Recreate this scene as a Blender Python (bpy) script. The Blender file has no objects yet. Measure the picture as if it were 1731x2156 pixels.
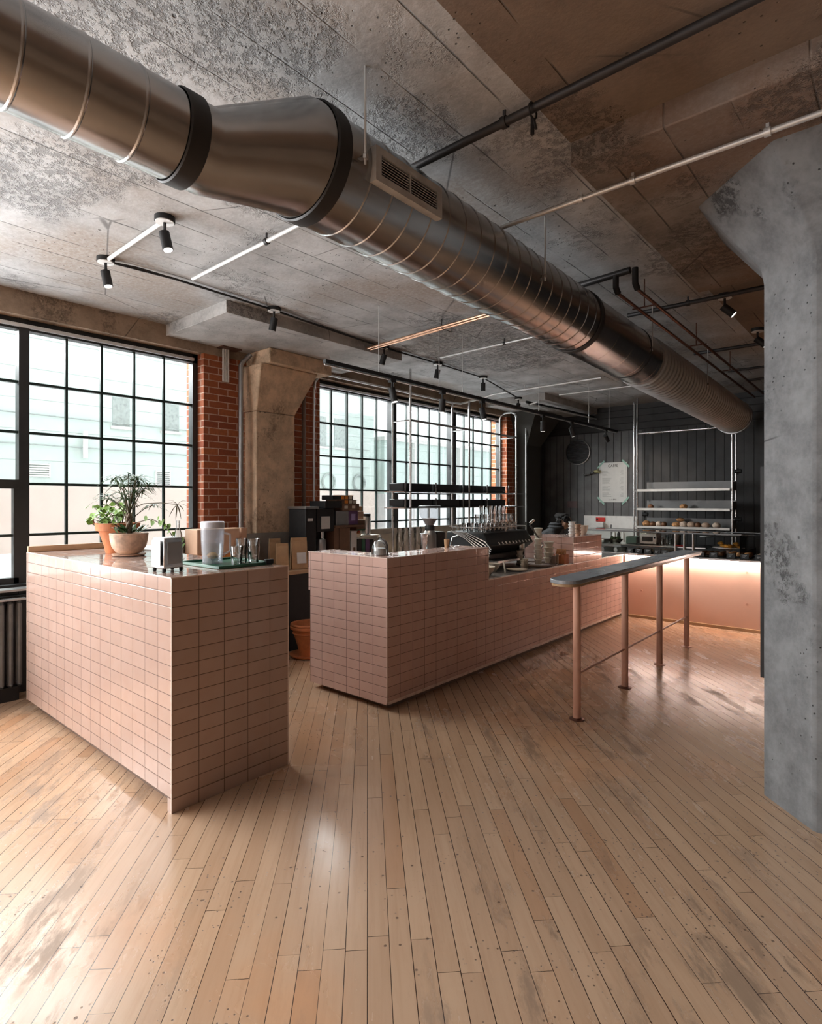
import bpy, bmesh, math, random
from mathutils import Vector, Matrix, Euler
R = random.Random(7)
SC = bpy.context.scene
C = SC.collection
pi = math.pi

# ------------------------------------------------------------------ camera
FPX, TH, CAMZ = 1215.0, math.radians(40.685), 1.45
cd = bpy.data.cameras.new('camera'); cam = bpy.data.objects.new('camera', cd); C.objects.link(cam)
cam.location = (0, 0, CAMZ); cam.rotation_euler = (pi/2, 0, TH)
cd.sensor_fit = 'AUTO'; cd.sensor_width = 36; cd.lens = FPX/2156*36
cd.shift_y = -23/2156; cd.shift_x = 0; cd.clip_start = 0.02; cd.clip_end = 200
SC.camera = cam

# ------------------------------------------------------------------ world and daylight
W = bpy.data.worlds.new('overcast_sky'); SC.world = W; W.use_nodes = True
bg = W.node_tree.nodes['Background']; bg.inputs[0].default_value = (0.93, 0.97, 1.0, 1); bg.inputs[1].default_value = 2.1
SC.view_settings.view_transform = 'Standard'; SC.view_settings.look = 'None'
SC.view_settings.gamma = 1; SC.view_settings.use_curve_mapping = False; SC.view_settings.exposure = 0.12
cy = SC.cycles
cy.use_denoising = True; cy.max_bounces = 5; cy.diffuse_bounces = 3; cy.glossy_bounces = 3; cy.transmission_bounces = 3
cy.transparent_max_bounces = 10; cy.use_adaptive_sampling = True; cy.adaptive_threshold = 0.1; cy.adaptive_min_samples = 10
cy.caustics_reflective = False; cy.caustics_refractive = False; cy.sample_clamp_indirect = 6

def area(name, loc, rot, sx, sy, power, col=(1, 1, 1), spread=180):
    l = bpy.data.lights.new(name, 'AREA'); l.shape = 'RECTANGLE'; l.size = sx; l.size_y = sy
    l.energy = power; l.color = col; l.spread = math.radians(spread)
    o = bpy.data.objects.new(name, l); C.objects.link(o); o.location = loc; o.rotation_euler = rot
    return o
# daylight lamps in unseen left windows; fill lamps added above window heads
area('daylight_left_window', (-5.2, -0.6, 1.8), (0, -pi/2, 0), 1.95, 2.6, 225, (0.97, 0.985, 1.0))
area('daylight_left_window', (-5.2, -3.5, 1.8), (0, -pi/2, 0), 1.95, 2.4, 270, (0.97, 0.985, 1.0))
area('added_fill_above_window', (-6.3, 1.7, 3.5), (0, math.radians(-52), 0), 1.6, 3.2, 330, (0.98, 0.99, 1.0))  # unseen lamps added outside, over both windows, to brighten the room
area('added_fill_above_window', (-6.3, 6.4, 3.5), (0, math.radians(-52), 0), 1.6, 4.0, 720, (0.98, 0.99, 1.0))

# ------------------------------------------------------------------ node helpers
class NT:
    def __init__(s, name):
        s.m = bpy.data.materials.new(name); s.m.use_nodes = True; s.t = s.m.node_tree
        s.b = s.t.nodes['Principled BSDF']; s.out = s.t.nodes['Material Output']
        s.tc = s.t.nodes.new('ShaderNodeTexCoord')
    def obj(s): return s.tc.outputs['Object']
    def n(s, typ, **k):
        nd = s.t.nodes.new(typ)
        for a, v in k.items(): setattr(nd, a, v)
        return nd
    def put(s, inp, v):
        if hasattr(v, 'is_output'): s.t.links.new(v, inp)
        else: inp.default_value = v
    def m_(s, op, a, b=None, c=None):
        nd = s.n('ShaderNodeMath', operation=op)
        s.put(nd.inputs[0], a)
        if b is not None: s.put(nd.inputs[1], b)
        if c is not None: s.put(nd.inputs[2], c)
        return nd.outputs[0]
    def sep(s, v):
        nd = s.n('ShaderNodeSeparateXYZ'); s.put(nd.inputs[0], v); return nd.outputs
    def comb(s, x, y, z=0.0):
        nd = s.n('ShaderNodeCombineXYZ')
        for i, v in enumerate((x, y, z)): s.put(nd.inputs[i], v)
        return nd.outputs[0]
    def map(s, v, sc=(1, 1, 1), rot=(0, 0, 0), loc=(0, 0, 0)):
        nd = s.n('ShaderNodeMapping'); s.put(nd.inputs[0], v)
        nd.inputs[1].default_value = loc; nd.inputs[2].default_value = rot; nd.inputs[3].default_value = sc
        return nd.outputs[0]
    def noise(s, v, scale, detail=4, rough=0.55, dist=0):
        nd = s.n('ShaderNodeTexNoise'); s.put(nd.inputs['Vector'], v)
        nd.inputs['Scale'].default_value = scale; nd.inputs['Detail'].default_value = detail
        nd.inputs['Roughness'].default_value = rough; nd.inputs['Distortion'].default_value = dist
        return nd.outputs[0]
    def vor(s, v, scale, feat='F1'):
        nd = s.n('ShaderNodeTexVoronoi', feature=feat); s.put(nd.inputs['Vector'], v); nd.inputs['Scale'].default_value = scale
        return nd.outputs[0]
    def white(s, v):
        nd = s.n('ShaderNodeTexWhiteNoise', noise_dimensions='3D'); s.put(nd.inputs['Vector'], v); return nd.outputs[0]
    def rng(s, v, a, b, c=0.0, d=1.0, smooth=True):
        nd = s.n('ShaderNodeMapRange', interpolation_type='SMOOTHSTEP' if smooth else 'LINEAR')
        s.put(nd.inputs[0], v)
        for i, q in enumerate((a, b, c, d)): nd.inputs[1+i].default_value = q
        return nd.outputs[0]
    def mix(s, f, a, b, mode='MIX'):
        nd = s.n('ShaderNodeMix', data_type='RGBA', blend_type=mode)
        s.put(nd.inputs[0], f)
        for i, v in ((6, a), (7, b)):
            if isinstance(v, tuple): v = tuple(v)[:3] + (1,)
            s.put(nd.inputs[i], v)
        return nd.outputs[2]
    def bump(s, h, dist=0.01, st=1.0):
        nd = s.n('ShaderNodeBump'); nd.inputs['Distance'].default_value = dist; nd.inputs['Strength'].default_value = st
        s.put(nd.inputs['Height'], h); s.t.links.new(nd.outputs[0], s.b.inputs['Normal'])
    def fin(s, col=None, rough=None, metal=None, **k):
        if col is not None:
            s.put(s.b.inputs['Base Color'], tuple(col)[:3]+(1,) if isinstance(col, tuple) else col)
        if rough is not None: s.put(s.b.inputs['Roughness'], rough)
        if metal is not None: s.put(s.b.inputs['Metallic'], metal)
        for a, v in k.items(): s.put(s.b.inputs[a.replace('_', ' ')], v)
        return s.m

def basic(name, col, rough=0.5, metal=0.0, var=0.12, scale=14, bump=0.0, **k):
    t = NT(name)
    nz = t.noise(t.obj(), scale, 3)
    lo = tuple(c*(1-var) for c in col); hi = tuple(min(1, c*(1+var)) for c in col)
    cc = t.mix(t.rng(nz, .3, .7), lo, hi)
    if bump: t.bump(t.noise(t.obj(), scale*4, 3), 0.01, bump)
    rr = t.rng(nz, .3, .7, rough*0.88, min(1, rough*1.12))
    return t.fin(cc, rr, metal, **k)

def emis(name, col, st):
    t = NT(name); t.fin((0.8, 0.8, 0.8), 0.5)
    t.b.inputs['Emission Color'].default_value = tuple(col)+(1,); t.b.inputs['Emission Strength'].default_value = st
    return t.m

def thin_glass(name, tint=(1, 1, 1), gloss=1.0, base=0.0):
    t = NT(name); tr = t.n('ShaderNodeBsdfTransparent'); tr.inputs[0].default_value = tuple(tint)+(1,)
    gl = t.n('ShaderNodeBsdfGlossy'); gl.inputs['Roughness'].default_value = 0.02
    fr = t.n('ShaderNodeFresnel'); fr.inputs[0].default_value = 1.45
    f = t.m_('MULTIPLY_ADD', fr.outputs[0], gloss, base)
    mx = t.n('ShaderNodeMixShader'); t.put(mx.inputs[0], f)
    t.t.links.new(tr.outputs[0], mx.inputs[1]); t.t.links.new(gl.outputs[0], mx.inputs[2])
    t.t.links.new(mx.outputs[0], t.out.inputs[0])
    return t.m

TW, THT = 0.136, 0.0685
def tile(name, axis, base, var=.045, ztop=1.093, shift=0.0):
    t = NT(name); s = t.sep(t.obj())
    if axis == 'x': u, v = s[1], s[2]
    elif axis == 'y': u, v = s[0], s[2]
    else: u, v = s[1], s[0]
    if axis in 'xy': v = t.m_('SUBTRACT', v, ztop)
    u = t.m_('SUBTRACT', u, shift)
    a = t.m_('DIVIDE', u, TW); b = t.m_('DIVIDE', v, THT)
    du = t.m_('MULTIPLY', t.m_('SUBTRACT', 0.5, t.m_('ABSOLUTE', t.m_('SUBTRACT', t.m_('FRACT', a), 0.5))), TW)
    dv = t.m_('MULTIPLY', t.m_('SUBTRACT', 0.5, t.m_('ABSOLUTE', t.m_('SUBTRACT', t.m_('FRACT', b), 0.5))), THT)
    e = t.m_('MINIMUM', du, dv)
    face = t.rng(e, 0.0009, 0.0022)
    idn = t.white(t.comb(t.m_('FLOOR', a), t.m_('FLOOR', b), 3.0))
    lo = tuple(c*(1-var) for c in base); hi = tuple(min(1, c*(1+var)) for c in base)
    col = t.mix(idn, lo, hi)
    cloud = t.noise(t.obj(), 9, 3)
    col = t.mix(t.rng(cloud, .35, .7, 0, .25), col, (base[0]*.9, base[1]*.78, base[2]*.72))
    col = t.mix(face, (0.10, 0.052, 0.038), col)
    hgt = t.m_('ADD', t.rng(e, 0.0006, 0.005), t.m_('MULTIPLY', t.noise(t.obj(), 14, 2), 0.35))
    t.bump(hgt, 0.0014, 0.55 if axis == 'z' else 0.32)
    return t.fin(col, t.rng(face, 0, 1, .7, .05 if axis == 'z' else .14), 0, Specular_IOR_Level=0.8 if axis == 'z' else .5)

SPOTS = [(-2.15, .85, .50, .28), (-1.75, 1.20, .38, .22), (-3.4, 1.05, .34, .2), (-3.3, 5.2, 1.0, 1.1), (-1.62, 1.9, .2, .3)]
def concrete(name, base, boards=None, dark=.55, pit=1.0, warm=None, scale=1.0, patch=0.35, spots=()):
    t = NT(name); o = t.obj()
    big = t.noise(o, 0.55*scale, 4, .6); mid = t.noise(o, 3.2*scale, 4, .65); fine = t.noise(o, 38, 3, .7)
    lo = tuple(c*.72 for c in base); hi = tuple(min(1, c*1.22) for c in base)
    col = t.mix(t.rng(mid, .3, .72), lo, hi)
    if warm: col = t.mix(t.rng(big, .45, .6), col, warm)
    col = t.mix(t.rng(fine, .35, .75, 0, .35), col, tuple(c*1.35 for c in base))
    h = t.m_('ADD', t.m_('MULTIPLY', fine, .25), t.m_('MULTIPLY', mid, .5))
    # rough exposed-aggregate patches
    pm = t.rng(t.noise(t.map(o, loc=(3.1, 7.7, 0)), .9*scale, 5, .6), .545, .62)
    for sx, sy, ra, rb in spots:
        q = t.sep(o); d2 = t.m_('ADD', t.m_('POWER', t.m_('DIVIDE', t.m_('SUBTRACT', q[0], sx), ra), 2.0), t.m_('POWER', t.m_('DIVIDE', t.m_('SUBTRACT', q[1], sy), rb), 2.0))
        d2 = t.m_('ADD', d2, t.m_('MULTIPLY', t.m_('SUBTRACT', mid, .5), 2.2)); pm = t.m_('MAXIMUM', pm, t.rng(d2, 1.15, .55))
    agg = t.noise(o, 24, 4, .85)
    rough_dark = t.m_('MULTIPLY', pm, t.rng(agg, .44, .60))
    col = t.mix(t.m_('MULTIPLY', rough_dark, patch*1.6), col, tuple(c*.22 for c in base))
    h = t.m_('SUBTRACT', h, t.m_('MULTIPLY', rough_dark, .8))
    # pits
    vd = t.vor(o, 9.0); pits = t.m_('MULTIPLY', t.rng(vd, .09, .04), t.rng(t.noise(o, 2.3, 2), .5, .58))
    vd2 = t.vor(o, 26.0); pits2 = t.m_('MULTIPLY', t.rng(vd2, .13, .06), t.rng(t.noise(t.map(o, loc=(9, 2, 4)), 1.3, 2), .5, .56))
    pp = t.m_('MULTIPLY', t.m_('MAXIMUM', pits, pits2), pit)
    col = t.mix(t.m_('MULTIPLY', pp, .8), col, tuple(c*.2 for c in base))
    h = t.m_('SUBTRACT', h, pp)
    if boards:
        s = t.sep(o); x = t.m_('ADD', s[0], t.m_('MULTIPLY', t.noise(o, 1.7, 2), .015))
        a = t.m_('DIVIDE', x, boards); fx = t.m_('ABSOLUTE', t.m_('SUBTRACT', t.m_('FRACT', a), .5))
        line = t.rng(t.m_('MULTIPLY', t.m_('SUBTRACT', .5, fx), boards), .0045, .0012)
        brk = t.rng(t.noise(t.map(o, sc=(5, 1.0, 1)), 1.6, 3), .42, .56)
        line = t.m_('MULTIPLY', line, brk)
        col = t.mix(t.m_('MULTIPLY', line, .75), col, tuple(c*.2 for c in base))
        bid = t.white(t.comb(t.m_('FLOOR', a), 0, 0))
        col = t.mix(t.rng(bid, 0, 1, 0, .22), col, tuple(c*.62 for c in base))
        h = t.m_('SUBTRACT', h, line)
    # hairline cracks
    cr = t.rng(t.vor(t.map(o, loc=(1, 2, 3)), .9, 'DISTANCE_TO_EDGE'), .006, .0015)
    cr = t.m_('MULTIPLY', cr, t.rng(t.noise(o, .8, 2), .54, .6))
    col = t.mix(t.m_('MULTIPLY', cr, .7), col, tuple(c*.2 for c in base))
    t.bump(h, 0.008, .75)
    return t.fin(col, .82, 0, Specular_IOR_Level=.3)

def brick(name):
    t = NT(name); s = t.sep(t.obj())
    v = t.comb(t.m_('ADD', s[0], s[1]), s[2], 0)
    v2 = t.n('ShaderNodeVectorMath', operation='ADD'); t.put(v2.inputs[0], v)
    jit = t.noise(t.obj(), 9, 2); t.put(v2.inputs[1], t.comb(t.m_('MULTIPLY', jit, .006), t.m_('MULTIPLY', jit, .006), 0))
    b = t.n('ShaderNodeTexBrick'); t.put(b.inputs['Vector'], v2.outputs[0])
    b.inputs['Color1'].default_value = (.30, .072, .030, 1); b.inputs['Color2'].default_value = (.46, .135, .045, 1)
    b.inputs['Mortar'].default_value = (.66, .44, .34, 1); b.inputs['Scale'].default_value = 1
    b.inputs['Mortar Size'].default_value = .0055; b.inputs['Mortar Smooth'].default_value = .25; b.inputs['Bias'].default_value = -.1
    b.inputs['Brick Width'].default_value = .205; b.inputs['Row Height'].default_value = .0655
    nz = t.noise(t.obj(), 40, 5, .7)
    col = t.mix(t.rng(nz, .35, .8, 0, .5), b.outputs[0], (.16, .05, .03))
    t.bump(t.m_('ADD', t.m_('MULTIPLY', b.outputs[1], -1.0), t.m_('MULTIPLY', nz, .4)), .008, .9)
    return t.fin(col, .85)

FSPOTS = [(-3.2, .95, .6), (-.35, 1.9, .45), (-.35, 1.55, .35), (-2.2, .6, .3)]
def floor_mat():
    t = NT('maple_floor'); s = t.sep(t.obj()); c = math.sqrt(.5)
    # boards run diagonally: along (-1,1), across (1,1)
    u = t.m_('MULTIPLY', t.m_('ADD', s[0], s[1]), c); v = t.m_('MULTIPLY', t.m_('SUBTRACT', s[1], s[0]), c)
    w = .0715
    a = t.m_('DIVIDE', u, w); row = t.m_('FLOOR', a)
    r1 = t.white(t.comb(row, 1.0, 0)); r2 = t.white(t.comb(row, 2.0, 5.0))
    L = t.m_('MULTIPLY_ADD', r1, .9, .55)
    b = t.m_('ADD', t.m_('DIVIDE', v, L), t.m_('MULTIPLY', r2, 17.0)); colid = t.m_('FLOOR', b)
    idn = t.white(t.comb(row, colid, 7.0)); id2 = t.white(t.comb(row, colid, 19.0))
    du = t.m_('MULTIPLY', t.m_('SUBTRACT', .5, t.m_('ABSOLUTE', t.m_('SUBTRACT', t.m_('FRACT', a), .5))), w)
    dv = t.m_('MULTIPLY', t.m_('SUBTRACT', .5, t.m_('ABSOLUTE', t.m_('SUBTRACT', t.m_('FRACT', b), .5))), L)
    gw = t.m_('MULTIPLY_ADD', t.white(t.comb(row, 4.0, 4.0)), .0012, .0006)
    gu = t.m_('LESS_THAN', du, gw); gv = t.m_('MULTIPLY', t.m_('LESS_THAN', dv, .001), t.m_('GREATER_THAN', id2, .25))
    gap = t.m_('MAXIMUM', gu, gv)
    gv3 = t.comb(t.m_('MULTIPLY', u, 26), t.m_('MULTIPLY', v, 1.6), idn)
    grain = t.noise(gv3, 1.6, 5, .65, .6)
    col = t.mix(idn, (.48, .31, .20), (.57, .385, .255))
    col = t.mix(t.m_('MULTIPLY', t.m_('GREATER_THAN', id2, .93), .35), col, (.40, .18, .08))
    col = t.mix(t.rng(grain, .4, .75, 0, .28), col, (.36, .20, .11))
    big = t.noise(t.obj(), .8, 4, .6)
    col = t.mix(t.rng(big, .5, .68, 0, .5), col, (.60, .28, .12))
    # worn dirty areas along the grain
    wv = t.comb(t.m_('MULTIPLY', u, 5), t.m_('MULTIPLY', v, 1.3), 0)
    worn = t.m_('MULTIPLY', t.rng(t.noise(wv, 1.5, 6, .7), .52, .66), t.rng(t.noise(t.map(t.obj(), loc=(4, 1, 0)), .55, 2), .40, .56))
    for sx, sy, rad in FSPOTS:
        q = t.sep(t.obj()); d2 = t.m_('SQRT', t.m_('ADD', t.m_('POWER', t.m_('SUBTRACT', q[0], sx), 2.0), t.m_('POWER', t.m_('SUBTRACT', q[1], sy), 2.0)))
        worn = t.m_('MAXIMUM', worn, t.m_('MULTIPLY', t.rng(d2, rad, rad*.4), t.rng(t.noise(wv, 2.6, 6, .75), .48, .62)))
    col = t.mix(t.m_('MULTIPLY', worn, .6), col, (.17, .11, .075))
    # nail holes and specks
    vd = t.vor(t.obj(), 15); sp = t.m_('MULTIPLY', t.rng(vd, .10, .06), t.rng(t.noise(t.obj(), 3.5, 2), .44, .50))
    vd2 = t.vor(t.map(t.obj(), loc=(5, 5, 0)), 42); sp2 = t.m_('MULTIPLY', t.rng(vd2, .18, .11), t.rng(t.noise(t.map(t.obj(), loc=(2, 8, 0)), 1.9, 3), .50, .57))
    spk = t.m_('MAXIMUM', sp, sp2)
    col = t.mix(t.m_('MULTIPLY', spk, .8), col, (.09, .045, .025))
    pale = t.rng(t.noise(t.map(t.obj(), loc=(7, 3, 0)), 26, 5, .8), .62, .74)
    col = t.mix(t.m_('MULTIPLY', pale, t.rng(t.noise(t.obj(), 1.1, 2), .5, .62, 0, .5)), col, (.72, .62, .55))
    col = t.mix(gap, col, (.035, .015, .008))
    h = t.m_('SUBTRACT', t.m_('MULTIPLY', grain, .12), gap)
    h = t.m_('ADD', h, t.m_('MULTIPLY', idn, .25)); h = t.m_('SUBTRACT', h, t.m_('MULTIPLY', spk, .5))
    t.bump(h, .0018, .6)
    rr = t.m_('ADD', t.rng(big, .3, .7, .16, .30), t.m_('MULTIPLY', t.m_('MAXIMUM', worn, spk), .25))
    return t.fin(col, rr, 0, Specular_IOR_Level=.62)

def siding(name, col, axis='v', pitch=.13, rough=.6, var=.2):
    t = NT(name); s = t.sep(t.obj()); q = s[0] if axis == 'v' else s[2]
    f = t.m_('MULTIPLY', t.m_('SUBTRACT', .5, t.m_('ABSOLUTE', t.m_('SUBTRACT', t.m_('FRACT', t.m_('DIVIDE', q, pitch)), .5))), pitch)
    g = t.rng(f, .002, .007); nz = t.noise(t.obj(), 5, 4)
    cc = t.mix(t.rng(nz, .3, .7), tuple(c*(1-var) for c in col), tuple(c*(1+var) for c in col)); cc = t.mix(g, tuple(c*(.25 if var > .1 else .75) for c in col), cc)
    t.bump(g, .008, .8)
    return t.fin(cc, rough)

def galv(name, col, rough, streak=.25, metal=1.0):
    t = NT(name); s = t.sep(t.obj())
    nz = t.noise(t.comb(t.m_('MULTIPLY', s[0], 6), t.m_('MULTIPLY', s[1], 2.0), t.m_('MULTIPLY', s[2], 6)), 1.5, 4)
    cc = t.mix(t.rng(nz, .3, .7), tuple(c*(1-streak) for c in col), tuple(min(1, c*(1+streak)) for c in col))
    return t.fin(cc, t.rng(nz, .2, .8, rough*.92, rough*1.08), metal)

M = {}
PINK = (.47, .335, .28)
M['tix'] = tile('pink_tile_end', 'x', PINK); M['tiy'] = tile('pink_tile_side', 'y', PINK); M['tiz'] = tile('pink_tile_top', 'z', PINK)
PINK = (.63, .42, .36)
M['tcx'] = tile('pink_tile_counter_front', 'x', PINK, ztop=1.056, shift=0); M['tcy'] = tile('pink_tile_counter_end', 'y', PINK, ztop=1.056); M['tcz'] = tile('pink_tile_counter_top', 'z', PINK)
M['ceil'] = concrete('ceiling_concrete', (.50, .505, .51), boards=.245, warm=(.36, .31, .27), spots=SPOTS)
M['drop'] = concrete('drop_panel_concrete', (.27, .235, .21), boards=.245, warm=(.24, .16, .115), pit=1)
M['dropl'] = concrete('pale_drop_panel_concrete', (.44, .43, .42), pit=.6)
M['colr'] = concrete('column_concrete', (.18, .184, .188), pit=1, scale=2.2, patch=.5)
M['coll'] = concrete('beige_column_concrete', (.62, .45, .31), pit=.9, scale=2, patch=.3)
M['beam'] = concrete('beam_concrete', (.34, .255, .19), pit=.5, scale=1.5)
M['brick'] = brick('red_brick'); M['floor'] = floor_mat()
M['dwall'] = siding('dark_siding', (.12, .12, .123), 'v', .13); M['dwallh'] = siding('dark_ribbed_siding', (.035, .035, .036), 'h', .11)
M['dplain'] = basic('dark_plaster', (.03, .03, .031), .7)
M['black'] = basic('black_steel', (.018, .019, .02), .42, .2, .15); M['blackm'] = basic('matt_black', (.012, .012, .013), .6)
M['frame'] = basic('black_window_frame', (.022, .024, .025), .45, 0)
M['muntin'] = basic('dark_green_muntin', (.014, .030, .027), .4)
M['galv'] = galv('galvanised_duct', (.47, .46, .45), .25, .07); M['galvr'] = galv('ribbed_duct', (.46, .465, .47), .36, .06, .55)
M['band'] = basic('black_duct_band', (.02, .019, .018), .55)
M['steel'] = galv('stainless_steel', (.66, .66, .66), .26, .03); M['steelb'] = galv('brushed_steel', (.42, .415, .41), .38, .05)
M['sheet'] = galv('splashback_steel', (.42, .40, .37), .36, .12, .6)
M['pan'] = basic('dull_tray_steel', (.15, .15, .148), .42, .35, .08, 6)
M['conduit'] = galv('conduit_metal', (.74, .74, .73), .38, .06, .6); M['iron'] = basic('dark_iron_pipe', (.045, .042, .042), .5, .6)
M['copper'] = basic('copper_pipe', (.62, .36, .24), .3, .9); M['redcopper'] = basic('aged_copper_pipe', (.20, .10, .075), .4, .8)
M['white'] = basic('white_gloss', (.80, .79, .77), .3, 0, .04); M['whitem'] = basic('white_matt', (.72, .70, .68), .6, 0, .05)
M['cream'] = basic('cream_ceramic', (.72, .66, .56), .35, 0, .05)
M['terra'] = basic('terracotta', (.50, .17, .065), .75, 0, .2, 9, .2); M['terrap'] = basic('pale_terracotta', (.58, .40, .29), .6, 0, .28, 16, .15)
M['soil'] = basic('soil', (.05, .032, .02), .95, 0, .4, 60, .5)
M['leaf'] = basic('bright_leaf', (.16, .30, .035), .45, 0, .4, 20); M['leafd'] = basic('dark_leaf', (.045, .095, .03), .45, 0, .4, 20)
M['stem'] = basic('plant_stem', (.10, .085, .045), .7); M['bark'] = basic('bark', (.20, .15, .11), .85, 0, .3, 30, .4)
M['kraft'] = basic('kraft_paper', (.50, .31, .17), .75, 0, .12, 10, .25); M['kraftd'] = basic('brown_card', (.16, .09, .055), .6)
M['wood'] = basic('pale_wood', (.50, .33, .20), .5, 0, .15, 6); M['woodrail'] = basic('varnished_wood', (.42, .27, .15), .35, 0, .15, 6)
M['pinkpaint'] = basic('pink_panel_paint', (.80, .50, .38), .42, 0, .04, 2); M['postpaint'] = basic('pink_post_paint', (.66, .36, .26), .4, 0, .04)
M['plinth'] = basic('taupe_plinth', (.20, .14, .11), .6)
M['glass'] = thin_glass('window_glass', (.97, .985, .98), .3); M['cup_glass'] = thin_glass('drinking_glass', (.96, .97, .97), 1.3, .16)
M['cglass'] = thin_glass('case_glass', (.94, .97, .955), 1.0, .01)
M['trayg'] = basic('dark_green_tray', (.015, .10, .055), .35); M['ggl'] = basic('green_can', (.06, .11, .075), .4)
M['mint'] = siding('mint_cladding', (.58, .665, .625), 'h', .6, .7, .02); M['mintv'] = None
M['pinkwall'] = basic('pale_pink_base_wall', (.66, .55, .485), .8, 0, .04, 2); M['snow'] = basic('pale_street', (.86, .87, .88), .9, 0, .03, 1)
M['greyg'] = basic('grey_outdoor_pane', (.36, .40, .38), .3); M['whiteb'] = basic('white_building', (.86, .86, .86), .8, 0, .03, 1)
M['led'] = emis('led_strip_glow', (1.0, .80, .70), 95); M['lens'] = emis('lamp_lens_glow', (1, .93, .85), 9); M['lenss'] = emis('soft_lamp_lens_glow', (1, .92, .82), 2.0); M['lensd'] = basic('lamp_lens', (.5, .48, .46), .2)
M['bread'] = basic('baked_crust', (.50, .25, .10), .6, 0, .4, 40, .3); M['breadd'] = basic('dark_crust', (.17, .07, .03), .6, 0, .4, 40, .3)
M['flour'] = basic('floury_crust', (.60, .46, .36), .8, 0, .3, 30, .3); M['orange'] = basic('golden_pastry', (.75, .34, .05), .5, 0, .4, 40, .3)
M['redp'] = basic('red_print', (.62, .03, .02), .5); M['paper'] = basic('menu_paper', (.66, .67, .66), .7, 0, .03); M['mintt'] = basic('mint_tape', (.30, .50, .43), .6)
M['ink'] = basic('black_ink', (.02, .02, .02), .6); M['purple'] = basic('purple_card', (.12, .06, .16), .5); M['orangec'] = basic('orange_card', (.80, .27, .04), .5)
M['amber'] = basic('peach_box', (.78, .50, .34), .6, 0, .1, 3); M['beans'] = basic('coffee_beans', (.07, .03, .018), .5, 0, .5, 60, .5)
M['hair'] = basic('dark_curly_hair', (.012, .010, .009), .7, 0, .3, 50, .8); M['cloth'] = basic('black_cloth', (.03, .031, .033), .9, 0, .3, 12, .2); M['skin'] = basic('skin', (.42, .24, .16), .5)
M['steeltop'] = basic('blue_grey_metal_top', (.34, .36, .39), .24, .25, .03, 5)
def frosted(name, col, k):
    t = NT(name); tr = t.n('ShaderNodeBsdfTransparent'); tr.inputs[0].default_value = (.95, .96, .98, 1); mx = t.n('ShaderNodeMixShader')
    t.put(mx.inputs[0], t.rng(t.noise(t.obj(), 8, 2), .3, .7, k*.85, k*1.1)); t.t.links.new(tr.outputs[0], mx.inputs[1]); t.fin(col, .25); t.t.links.new(t.b.outputs[0], mx.inputs[2]); t.t.links.new(mx.outputs[0], t.out.inputs[0]); return t.m
M['water'] = frosted('pitcher_plastic', (.72, .73, .76), .30)
M['radi'] = basic('grey_radiator_paint', (.16, .165, .17), .4, .2)

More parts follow.
